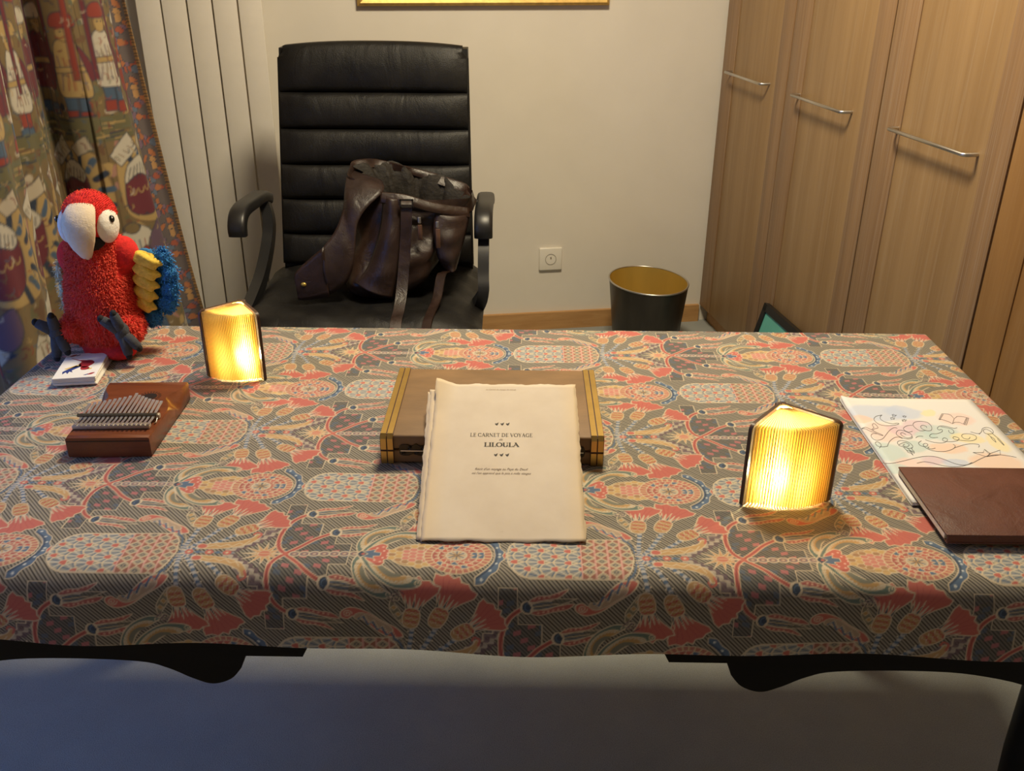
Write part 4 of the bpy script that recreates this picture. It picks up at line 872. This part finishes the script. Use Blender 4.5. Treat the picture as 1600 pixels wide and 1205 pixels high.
# ------------------------------------------------------------------ folding book lamps
M_walnut=wood('walnut_cover',(.045,.020,.010),(.085,.040,.020),(.12,.06,.03),scale=(60,60,6),rough=.45)
k=N('pleated_paper'); k.t.nodes.remove(k.b)
tr=k.n('ShaderNodeBsdfTranslucent',{'Color':(1.0,.86,.30,1)}); df=k.n('ShaderNodeBsdfDiffuse',{'Color':(.86,.76,.58,1)}); mx=k.n('ShaderNodeMixShader',{0:.62,1:df.outputs[0],2:tr.outputs[0]}); k.l(mx.outputs[0],k.out.inputs[0]); M_paper=k.m
k=N('led_strip'); k.set(Base_Color=(1,.9,.7,1)); k.b.inputs['Emission Color'].default_value=(1,.78,.42,1); k.b.inputs['Emission Strength'].default_value=16; M_led=k.m
k=N('dimmed_page_paper'); k.t.nodes.remove(k.b); tr=k.n('ShaderNodeBsdfTranslucent',{'Color':(.42,.33,.10,1)}); df=k.n('ShaderNodeBsdfDiffuse',{'Color':(.62,.50,.34,1)}); mx=k.n('ShaderNodeMixShader',{0:.5,1:df.outputs[0],2:tr.outputs[0]}); k.l(mx.outputs[0],k.out.inputs[0]); M_ptop=k.m  # copy of the pleated paper, darkened in colour so the tops glow less
M_gap_shade=mat('page_gap_shade',(.42,.26,.08),.8,var=.1)  # brown for the strips that stand in for shade between pages
def book_lamp(loc,rz,hwid,dep,bulge,H,label,power,skew=0):
    t=thing('book_lamp',label,'lamp',loc,rz,'glowing folding book lamps on the desk')
    tips=[Vector((-hwid,-dep,0)),Vector((hwid,-dep,0))]; sp=Vector((0,0,0))
    for sg,tip in zip((-1,1),tips):
        d=(tip-sp).normalized(); nrm=Vector((sg*-d.y if False else d.y*-sg,d.x*sg,0)); nrm=Vector((-d.y,d.x,0))*(-sg) if False else Vector((d.y,-d.x,0))*(1 if sg<0 else -1)
        if nrm.y<0: nrm=-nrm
        a=sp+nrm*.0005; L_=(tip-sp).length+.002; c=a+d*L_/2+nrm*.0025
        obj('cover',Mb().prism([(-L_/2,-H/2),(L_/2-.003,-H/2),(L_/2,-H/2+.003)]+[(L_/2-.009+.009*math.cos(R(q)),H/2-.009+.009*math.sin(R(q))) for q in range(0,91,15)]+[(-L_/2,H/2)],-.0025,.0025).xf(Matrix.Translation(c+Vector((0,0,H/2)))@Matrix.Rotation(math.atan2(d.y,d.x),4,'Z')@Matrix.Rotation(PI/2,4,'X')),M_walnut,t,smooth=40)
    obj('spine',Mb().rbox((0,.004,H/2),(.016,.006,H),.0025,3),M_walnut,t,smooth=40)
    n=31; out=[]
    for i in range(2*n+1):
        s_=-1+i/n; x=s_*(hwid-.002); y=-dep-bulge*(1-abs(s_)**2.2)
        if i%2: x*=.87; y*=.85
        out.append((x,y))
    z0,z1=.002,H-.003; mb=Mb(); V=[(x,y,z0) for x,y in out]+[(x,y,z1) for x,y in out]; m=len(out)
    V2=[(x*.10,y*.10-.004,z1+.0015) for x,y in out]+[(x*.10,y*.10-.004,z0) for x,y in out]
    obj('pleated_pages',mb.add(V,[(i,i+1,m+i+1,m+i) for i in range(m-1)]),M_paper,t)
    obj('page_tops',Mb().add(V[m:]+V2[:m],[(i,i+1,m+i+1,m+i) for i in range(m-1)]),M_ptop,t)
    fo=Mb()  # dark lines added along the ridges, imitating shaded gaps between pages
    for i in range(0,m,2):
        x,y=out[i]; fo.tube([(x*1.004,y*1.004,z0),(x*1.004,y*1.004,z1)],.00042,5); fo.tube([(x,y,z1+.0004),(x*.10,y*.10-.004,z1+.0019)],[.00042,.0002],5)
    obj('gap_shade_lines',fo,M_gap_shade,t,kind='stuff')
    obj('page_block_top',Mb().lathe([(.0005,.0015),(.010,.0015),(.012,0)],20,c=(0,-.009,H-.003),sy=.6),M_paper,t,smooth=40)
    obj('led_strip',Mb().box((0,-.006,H*.5),(.006,.002,H*.55)),M_led,t)
    for q,(dx,fz,pw) in enumerate(((-.018+skew*.8,.30,.20),(.018+skew*.8,.30,.20),(skew,.38,.60))):
        ld=bpy.data.lights.new('bulb','POINT'); ld.energy=power*pw; ld.color=(1,.84,.42); ld.shadow_soft_size=.008
        lo=bpy.data.objects.new('bulb',ld); link(lo,t); lo.location=(dx,-dep*(.60 if q<2 else .86),H*fz)
    return t
book_lamp((-.4635,1.487,TZ),R(-6),.0475,.056,.013,.122,'glowing folding book lamp on the desk in front of the chair',4.0,.010)
book_lamp((.3605,1.108,TZ),R(5),.0575,.058,.015,.121,'glowing folding book lamp beside the coloured drawing sheets',5.0,-.010)
# ------------------------------------------------------------------ vintage case
M_hide=mat('worn_tan_hide',(.205,.118,.050),.55,var=.25,vs=11,bump=.3,bs=160,bd=.0008,stretch=(1,2.5,1))
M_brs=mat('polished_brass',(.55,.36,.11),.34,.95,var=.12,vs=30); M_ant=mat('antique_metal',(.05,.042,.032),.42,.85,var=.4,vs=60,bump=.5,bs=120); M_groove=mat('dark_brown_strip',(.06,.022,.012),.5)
case=thing('box_case','tan leather box case with brass edges lying under the manuscript','case',(-.0265,1.266,TZ),R(-.7))
CW,CD,CH=.158,.115,.044; SP=.0215
obj('tray',Mb().rbox((0,0,SP/2),(2*CW-.008,2*CD,SP-.0012),.003,2),M_hide,case,smooth=40)
lid=obj('lid',Mb().rbox((0,0,(SP+CH)/2+.0006),(2*CW-.008,2*CD,CH-SP),.004,3),M_hide,case,smooth=40)
for sx in (-1,1):
    for q,off in enumerate((.004,.0135)):
        x=sx*(CW-off); r_=.0036
        obj('brass_edge',Mb().strip([(x,-CD-.0012,SP+.0015),(x,-CD-.0012,CH-.004),(x,-CD+.003,CH+.0012),(x,0,CH+.0014),(x,CD-.003,CH+.0012),(x,CD+.0012,CH-.004),(x,CD+.0012,SP+.0015)],(1,0,0),.0078,.0028),M_brs,lid)
        obj('brass_edge',Mb().strip([(x,-CD-.0012,SP-.0015),(x,-CD-.0012,.0005)],(1,0,0),.0078,.0028),M_brs,case)
    obj('dark_strip',Mb().strip([(sx*(CW-.0088),-CD-.0008,.001),(sx*(CW-.0088),-CD-.0008,CH-.004),(sx*(CW-.0088),-CD+.003,CH+.0006),(sx*(CW-.0088),CD-.002,CH+.0006)],(1,0,0),.019,.001),M_groove,case)
    cl=obj('clasp',Mb().prism([(x*sx,y) for x,y in spline([(-.026,0),(-.024,.007),(-.014,.0085),(-.006,.006),(0,.0095),(.006,.006),(.014,.0085),(.022,.007),(.024,0),(.022,-.008),(.012,-.0095),(.004,-.007),(-.006,-.0095),(-.016,-.0085),(-.024,-.006)],4,True)],0,.0016).xf(Matrix.Translation((sx*.108,-CD-.0002,SP+.001))@Matrix.Rotation(PI/2,4,'X')),M_ant,case)
    obj('hinge_line',Mb().box((sx*.108,-CD-.0022,SP),(.044,.0016,.0014)),M_steel,cl)
    for q in range(5): obj('scroll',Mb().tube([(sx*.108-.018+q*.009+.0032*(1-j/14)*math.cos(j*.8),-CD-.0024,SP+(.004 if q%2 else -.004)+.0032*(1-j/14)*math.sin(j*.8)) for j in range(12)],.0007,5),M_tin,cl)
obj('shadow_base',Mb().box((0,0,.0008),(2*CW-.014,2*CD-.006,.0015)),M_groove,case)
# ------------------------------------------------------------------ manuscript leaning on the case
k=N('aged_paper'); v=k.coord(); f=k.noise(v,9,5,.6); c=k.n('ShaderNodeTexCoord'); s3=k.n('ShaderNodeSeparateXYZ',{'Vector':c.outputs['Object']})
ex_=k.math('ABSOLUTE',s3.outputs[0]); ed=k.math('MULTIPLY',k.math('MAXIMUM',k.math('SUBTRACT',ex_,.075),0.0),26.0); ed=k.math('MULTIPLY',ed,k.math('ADD',f,.1))
base=k.ramp(f,[(.3,(.56,.475,.375)),(.7,(.66,.58,.475))]); k.set(Base_Color=k.mix(ed,base,(.66,.48,.24)),Roughness=.75); k.bump(k.noise(v,60,4),.1,.001); M_aged=k.m
man=thing('manuscript','stack of deckle-edged manuscript pages propped on the box case','manuscript',(-.0105,.9565,TZ+.0014),rot=(R(15.6),0,0))
def page(w_,h_,seed,curl=0,th=.0005,nx_=36,ny_=48):
    r2=random.Random(seed); jx=[r2.uniform(-1,1) for _ in range(ny_+1)]; jy=[r2.uniform(-1,1) for _ in range(nx_+1)]; mb=Mb()
    def fn(u,v_):
        i=int(round(u*nx_)); j=int(round(v_*ny_)); x=-w_/2+w_*u; y=h_*v_
        if i in (0,nx_): x+=.0007*jx[j]+.0006*math.sin(j*.8+seed)
        if j in (0,ny_): y+=.0007*jy[i]+.0010*math.sin(i*.75+seed)
        z=curl*.016*max(0,(1-u)*1.0-.86)**1.2*8*max(0,v_-.80)*5+.0012*math.sin(u*9+seed)*max(0,.12-v_)*6
        return (x,y,z)
    return mb.grid(fn,nx_,ny_)
def add_page(nm,w_,h_,seed,dx,dy,dz_,rz,curl=0):
    o=obj(nm,page(w_,h_,seed,curl),M_aged,man,smooth=60,recalc=False); o.location=(dx,dy,dz_); o.rotation_euler=(0,0,rz); md=o.modifiers.new('thick','SOLIDIFY'); md.thickness=.0006; md.offset=-1; return o
add_page('page',.208,.268,1,-.0025,.0180,-.0045,R(.6)); add_page('page',.209,.262,2,-.003,.0145,-.0036,R(.9)); add_page('page',.207,.275,3,-.004,.0110,-.0027,R(1.2)); add_page('page',.208,.283,4,-.003,.0075,-.0018,R(.5)); add_page('page',.207,.290,5,.001,.0042,-.0009,R(-.2))
cov=add_page('cover_page',.2055,.298,6,.0005,.0015,0,R(-.25),1.0); cov['label']='top page printed with the manuscript title'
M_ink=mat('black_ink',(.020,.014,.012),.7,var=.1); M_ink2=mat('brown_ink',(.13,.085,.06),.7,var=.1); M_fade=mat('faded_ink',(.36,.26,.18),.7,var=.1)
# serif capitals drawn as stems, hairlines, arcs and serifs on a unit-height grid
def glyph(ch):
    T,H_=.15,.055; S_=[]                       # stem / hairline widths; entries are polygons
    def stem(x,y0=0,y1=1,w_=T): S_.append([(x-w_/2,y0),(x+w_/2,y0),(x+w_/2,y1),(x-w_/2,y1)])
    def serif(x,y,w_=.15): S_.append([(x-w_,y),(x+w_,y),(x+w_,y+(.035 if y<.5 else -.035)),(x-w_,y+(.035 if y<.5 else -.035))])
    def bar(x0,x1,y,h_=H_): S_.append([(x0,y-h_/2),(x1,y-h_/2),(x1,y+h_/2),(x0,y+h_/2)])
    def diag(x0,y0,x1,y1,w_): S_.append([(x0-w_/2,y0),(x0+w_/2,y0),(x1+w_/2,y1),(x1-w_/2,y1)])
    def arc(cx_,cy_,rx,ry_,a0,a1,n=14):
        for i in range(n):
            t0=R(a0+(a1-a0)*i/n); t1=R(a0+(a1-a0)*(i+1)/n); w0=H_/2+(T-H_)/2*abs(math.cos(t0))**1.5; w1=H_/2+(T-H_)/2*abs(math.cos(t1))**1.5
            S_.append([(cx_+(rx-w0)*math.cos(t0),cy_+(ry_-w0)*math.sin(t0)),(cx_+(rx+w0)*math.cos(t0),cy_+(ry_+w0)*math.sin(t0)),(cx_+(rx+w1)*math.cos(t1),cy_+(ry_+w1)*math.sin(t1)),(cx_+(rx-w1)*math.cos(t1),cy_+(ry_-w1)*math.sin(t1))])
    def tick(x,y0,y1): S_.append([(x-.03,y0),(x+.03,y0),(x+.02,y1),(x-.02,y1)])
    W_=.7
    if ch=='L': stem(.2); serif(.2,0); serif(.2,1); bar(.2,.62,.03); tick(.61,0,.24); W_=.70
    elif ch=='E': stem(.2); serif(.2,0); serif(.2,1); bar(.2,.62,.03); tick(.61,0,.22); bar(.2,.60,.97); tick(.59,1,.80); bar(.2,.48,.52); tick(.48,.42,.62); W_=.72
    elif ch=='C': arc(.47,.5,.36,.47,42,318); tick(.74,.98,.68); tick(.74,.02,.26); W_=.86
    elif ch=='G': arc(.47,.5,.36,.47,42,318); tick(.74,.98,.68); stem(.74,.04,.42,.13); serif(.72,.46); W_=.92
    elif ch=='A': diag(.12,0,.42,1,.06); diag(.72,0,.42,1,.15); serif(.12,0,.12); serif(.72,0,.15); bar(.22,.60,.34); W_=.86
    elif ch=='R': stem(.2); serif(.2,0); serif(.2,1); arc(.42,.74,.24,.235,-90,90); bar(.2,.42,.97); bar(.2,.42,.50); diag(.74,0,.44,.50,.15); serif(.76,0,.10); W_=.84
    elif ch=='N': stem(.17,0,1,.06); stem(.77,0,1,.06); diag(.77,0,.17,1,.15); serif(.17,0,.12); serif(.17,1,.12); serif(.77,1,.12); W_=.94
    elif ch=='T': stem(.40); serif(.40,0); bar(.08,.72,.97); tick(.10,1,.76); tick(.70,1,.76); W_=.80
    elif ch=='D': stem(.2); serif(.18,0); serif(.18,1); arc(.36,.5,.44,.47,-90,90); bar(.2,.36,.97); bar(.2,.36,.03); W_=.92
    elif ch=='V': diag(.42,0,.12,1,.15); diag(.42,0,.72,1,.06); serif(.12,1,.15); serif(.72,1,.12); W_=.84
    elif ch=='O': arc(.48,.5,.39,.47,0,360,28); W_=.96
    elif ch=='Y': stem(.40,0,.46); diag(.40,.44,.12,1,.15); diag(.40,.44,.68,1,.06); serif(.40,0); serif(.12,1,.14); serif(.68,1,.11); W_=.80
    elif ch=='I': stem(.2); serif(.2,0); serif(.2,1); W_=.40
    elif ch=='U': stem(.2,.28,1); stem(.72,.28,1,.06); arc(.46,.30,.26,.28,180,360); serif(.2,1); serif(.72,1,.11); W_=.90
    elif ch==' ': W_=.32
    return S_,W_
def serif_text(nm,txt,cx_,y,wid,hgt,bold,m_,parent):
    tot=sum(glyph(c)[1] for c in txt); sc=wid/tot; x=cx_-wid/2; mb=Mb()
    for ch in txt:
        G_,W_=glyph(ch)
        for P in G_:
            P=[(x+px_*sc,y+py_*hgt) for px_,py_ in P]
            if bold>1:
                c0=np.mean(P,0); P=[(c0[0]+(a-c0[0])*(1+(bold-1)*min(1.0,1.2)),b) for a,b in P]
            n0=len(mb.v); mb.v+=[(a,b,.0001) for a,b in P]; mb.f.append(tuple(range(n0,n0+len(P))))
        x+=W_*sc
    o=obj(nm,mb,m_,parent); o.location=(0,0,.0003); return o
def font_text(nm,txt,cx_,y,wid,shear,m_,parent,hscale=1.0):
    cu=bpy.data.curves.new(nm,'FONT'); cu.body=txt; cu.size=.01; cu.shear=shear; cu.align_x='CENTER'; cu.resolution_u=2
    o=bpy.data.objects.new(nm+'_tmp',cu); COL.objects.link(o); bpy.context.view_layer.update(); me=bpy.data.meshes.new_from_object(o.evaluated_get(bpy.context.evaluated_depsgraph_get())); bpy.data.objects.remove(o); bpy.data.curves.remove(cu)
    xs=[v.co.x for v in me.vertices]; sc=wid/(max(xs)-min(xs)); mid=(max(xs)+min(xs))/2
    for v in me.vertices: v.co=Vector(((v.co.x-mid)*sc+cx_,v.co.y*sc*hscale+y,.0004))
    me.name=nm; return obj(nm,me,m_,parent)
serif_text('title_line','LE CARNET DE VOYAGE',-.0052,.1862,.0875,.0070,1.0,M_ink,cov)
serif_text('title_name','LILOULA',-.0048,.1665,.0480,.0082,1.55,M_ink,cov)
font_text('title_link','de',-.0055,.1790,.0050,.35,M_ink2,cov)
font_text('subtitle',"Récit d'un voyage au Pays du Deuil",-.0040,.1220,.0715,.4,M_ink2,cov,1.15)
font_text('subtitle',"où l'on apprend que la joie a mille visages",-.0038,.1145,.0790,.4,M_ink2,cov,1.15)
font_text('page_header','Le Carnet de voyage de Liloula',-.0075,.2845,.0440,.4,M_fade,cov,1.1)
font_text('page_foot','- 1 -',-.0012,.0145,.0050,0,M_fade,cov)
for y in (.2118,.1506):
    for i in range(3):
        x=-.0122+i*.0078; o=obj('leaf_ornament',Mb().prism(spline([(x-.0022,y+.0016),(x,y+.0006),(x+.0020,y+.0020),(x+.0018,y-.0006),(x,y-.0024),(x-.0019,y-.0004)],4,True),.0003,.0004),M_ink,cov)
        obj('ornament_stalk',Mb().prism([(x-.0004,y+.0010),(x+.0024,y+.0030),(x+.0028,y+.0027),(x+.0003,y+.0004)],.0003,.0004),M_ink,o)
# ------------------------------------------------------------------ drawing sheets and notebook
k=N('watercolour_paper'); c=k.n('ShaderNodeTexCoord'); nz=k.n('ShaderNodeTexNoise',{'Vector':c.outputs['Object'],'Scale':28.0,'Detail':4.0}); off=k.n('ShaderNodeVectorMath',{0:nz.outputs['Color'],1:(.5,.5,.5)},operation='SUBTRACT'); off=k.n('ShaderNodeVectorMath',{0:off.outputs[0],'Scale':.022},operation='SCALE'); pv=k.n('ShaderNodeVectorMath',{0:c.outputs['Object'],1:off.outputs[0]},operation='ADD').outputs[0]
colr=(.735,.73,.725,1); cur_=None
WC=dict(blue=(.47,.56,.76),yel=(.84,.72,.36),pink=(.82,.58,.53),purp=(.66,.48,.58),teal=(.46,.62,.62),orr=(.82,.55,.40))
blobs=[(40,-52,52,30,'blue'),(85,-50,30,24,'blue'),(124,-49,14,13,'yel'),(159,-72,30,22,'pink'),(91,-97,24,24,'purp'),(30,-115,30,30,'pink'),(60,-112,22,20,'purp'),(116,-115,30,26,'teal'),(150,-133,26,18,'yel'),(90,-125,18,14,'teal'),(105,-164,30,17,'orr'),(14,-178,30,32,'teal'),(60,-160,20,20,'teal'),(37,-222,30,28,'pink'),(73,-202,20,12,'purp'),(103,-208,20,11,'blue'),(162,-205,40,30,'orr'),(190,-145,16,30,'yel'),(10,-75,20,14,'orr'),(12,-228,20,14,'teal')]
acc=k.n('ShaderNodeRGB'); acc.outputs[0].default_value=colr; acc=acc.outputs[0]
for x,y,rx,ry_,cn in blobs:
    d=k.n('ShaderNodeVectorMath',{0:pv,1:(x/1000,y/1000,0)},operation='SUBTRACT').outputs[0]; d=k.n('ShaderNodeVectorMath',{0:d,1:(1000/rx,1000/ry_,0)},operation='MULTIPLY').outputs[0]; ln_=k.n('ShaderNodeVectorMath',{0:d},operation='LENGTH').outputs['Value']
    fac=k.n('ShaderNodeMapRange',{'Value':ln_,'From Min':.78,'From Max':1.05,'To Min':.62,'To Max':0.0}); acc=k.mix(fac.outputs[0],acc,WC[cn])
k.set(Base_Color=acc,Roughness=.6); M_wc=k.m; M_sheet=mat('white_paper',(.74,.74,.74),.6,var=.02)
drw=thing('drawing_sheets','stack of white sheets with a watercolour line drawing under the notebook','drawing sheets',(.537,1.362,TZ),R(-.6))
for i in range(6):
    last=i==5; r3=random.Random(i+60)
    pts=[(0,0),(.21,0),(.2115,-.006),(.2115,-.308),(.204,-.315),(.006,-.315),(0,-.309)]
    mb=Mb(); nxx,nyy=20,28; curl_=.0045
    mb.grid(lambda u,v_:(.212*u,-.314*v_,.0007+i*.0009+(curl_*max(0,1-u*7)**2*max(0,1-v_*9)**2)*(.4+.12*i)),nxx,nyy)
    o=obj('drawing_sheet' if last else 'sheet',mb,M_wc if last else M_sheet,drw,smooth=60); o.location=(r3.uniform(-.0015,.0015) if not last else 0,r3.uniform(-.0015,.0015) if not last else 0,0); md=o.modifiers.new('thick','SOLIDIFY'); md.thickness=.0007
DRAW=[
[0,47,-60,37,-64,30,-73,29,-83,33,-93,44,-96,57,-93,63,-89,61,-87,53,-89,44,-84,40,-75,42,-66,47,-60],
[1,66,-57,67,-60,70,-60,67,-62,66,-65,65,-63,62,-64,64,-61,63,-59,66,-57],
[1,61,-67,61,-69,64,-69,61,-72,61,-75,59,-73,56,-75,57,-71,57,-69,59,-69,61,-67],
[1,81,-61,82,-63,84,-63,82,-65,81,-68,80,-66,78,-67,79,-65,78,-63,80,-63,81,-61],
[1,77,-73,77,-76,80,-76,77,-78,76,-82,75,-79,71,-81,73,-78,72,-76,75,-76,77,-73],
[0,97,-110,87,-111,83,-101,84,-91,90,-83,100,-80,109,-84,110,-97,105,-109,98,-111,93,-106,93,-98,98,-93,102,-97,101,-101],
[0,75,-113,68,-116,64,-111,65,-103,74,-95,82,-94],
[0,68,-129,67,-134,60,-138,52,-135,47,-126,49,-117,56,-110,63,-113,69,-122,67,-131,59,-135,54,-128,54,-121,58,-118,61,-124],
[0,55,-104,51,-102,41,-111,30,-126,20,-139,10,-143,6,-137,7,-128,12,-122,17,-123],
[0,20,-161,28,-147,39,-135,47,-132,51,-137],
[0,20,-161,13,-163,6,-161,5,-154,7,-149,11,-149,12,-158,6,-167],
[0,148,-100,142,-102,133,-96,124,-95,117,-102,117,-108,122,-106,120,-113,110,-120,101,-121,95,-128,97,-133,106,-132],
[0,124,-97,131,-100,138,-105,137,-115,132,-119,130,-114,132,-108],
[0,84,-140,93,-147,105,-149,114,-144,118,-137,115,-133,111,-137,110,-143,119,-145,130,-142,136,-136,136,-132,132,-129,128,-133,130,-138,142,-141,153,-141,162,-135,165,-126,160,-120,150,-120,144,-126,144,-134,150,-136,155,-130],
[0,77,-143,70,-150,70,-158,76,-161,82,-155,80,-151,75,-155,75,-164,82,-173,98,-175,114,-167,121,-158,120,-153],
[0,81,-162,78,-165,82,-168,89,-165],
[0,117,-164,134,-155,146,-151,157,-152,157,-157,154,-161],
[0,72,-134,78,-129,85,-129],
[1,131,-73,144,-53,153,-54,156,-58,156,-70,164,-62,171,-62,180,-67,166,-91,159,-82,152,-82,146,-87,144,-81,136,-73,131,-73],
[1,156,-70,147,-86],
[1,132,-74,145,-55],
[1,164,-90,178,-67],
[1,163,-88,177,-66],
[1,139,-177,153,-189,176,-183,182,-169,160,-181,160,-167,154,-177,139,-177],
[1,160,-167,163,-180,153,-189],
[0,-5,-211,9,-211,28,-204,46,-196,64,-190,79,-191,90,-200,99,-210,110,-214,123,-209,141,-196,158,-186,174,-183,187,-186,196,-190],
[0,45,-210,56,-206,66,-208,77,-215,90,-219,103,-218,115,-213,125,-206],
[0,38,-156,39,-149,44,-144,51,-144,56,-149,58,-158,55,-165,49,-167,43,-162,38,-158,44,-152,51,-149,54,-156,48,-162,44,-158,48,-154],
[0,43,-162,44,-172,48,-177,48,-187,47,-181,44,-179,44,-173],
[0,48,-165,49,-173,53,-177,52,-181,50,-178,48,-172],
[0,54,-164,53,-172,54,-176],
[0,-1,-107,7,-102,12,-107,15,-111,19,-107,26,-103,26,-93,24,-89,20,-95,20,-102,15,-109,18,-117,24,-125,25,-128,21,-126,15,-118,10,-114,5,-107,-1,-107],
[0,173,-120,180,-112,186,-102,194,-98,199,-102,198,-112,193,-118,186,-119,183,-115,185,-107,191,-104,194,-109,195,-115],
[0,186,-119,187,-128,189,-134,187,-145,186,-139,186,-130],
[0,194,-118,195,-128,196,-136,195,-154,194,-148,194,-134],
[0,163,-113,170,-118,175,-118],
]
M_pen=mat('fine_pen_ink',(.10,.10,.11),.6)
lines=o; zl=.0007+5*.0009+.0003
for L_ in DRAW:
    P=[(L_[i]/1000,L_[i+1]/1000) for i in range(1,len(L_),2)]
    if not L_[0]: P=spline(P,6)
    obj('drawn_line',Mb().strip([(a,b,zl+(.0030 if 0 else 0)) for a,b in P],(0,0,1),.0002,.00065),M_pen,lines)
nbk=thing('notebook','brown leather notebook lying on the watercolour drawing sheets','notebook',(.645,1.035,TZ+.0062),R(-.6))
M_nb=leather('chestnut_leather',(.085,.026,.016),(.135,.044,.026),.5,.7)
obj('cover',Mb().rbox((0,0,.0115),(.215,.165,.0025),.001,2),M_nb,nbk,smooth=40)
obj('back_cover',Mb().rbox((.001,-.001,.00125),(.214,.166,.0025),.001,2),M_nb,nbk,smooth=40)
obj('page_block',Mb().rbox((-.002,.002,.0064),(.210,.157,.0076),.0008,1),mat('cream_pages',(.62,.56,.47),.8,var=.1,vs=200,stretch=(1,1,40)),nbk)
obj('spine',Mb().tube([(.106,-.082,.0064),(.106,.082,.0064)],.0065,10),M_nb,nbk,smooth=60)
obj('front_hem',Mb().rbox((0,-.0815,.0065),(.212,.003,.0115),.0012,2),M_nb,nbk,smooth=40)
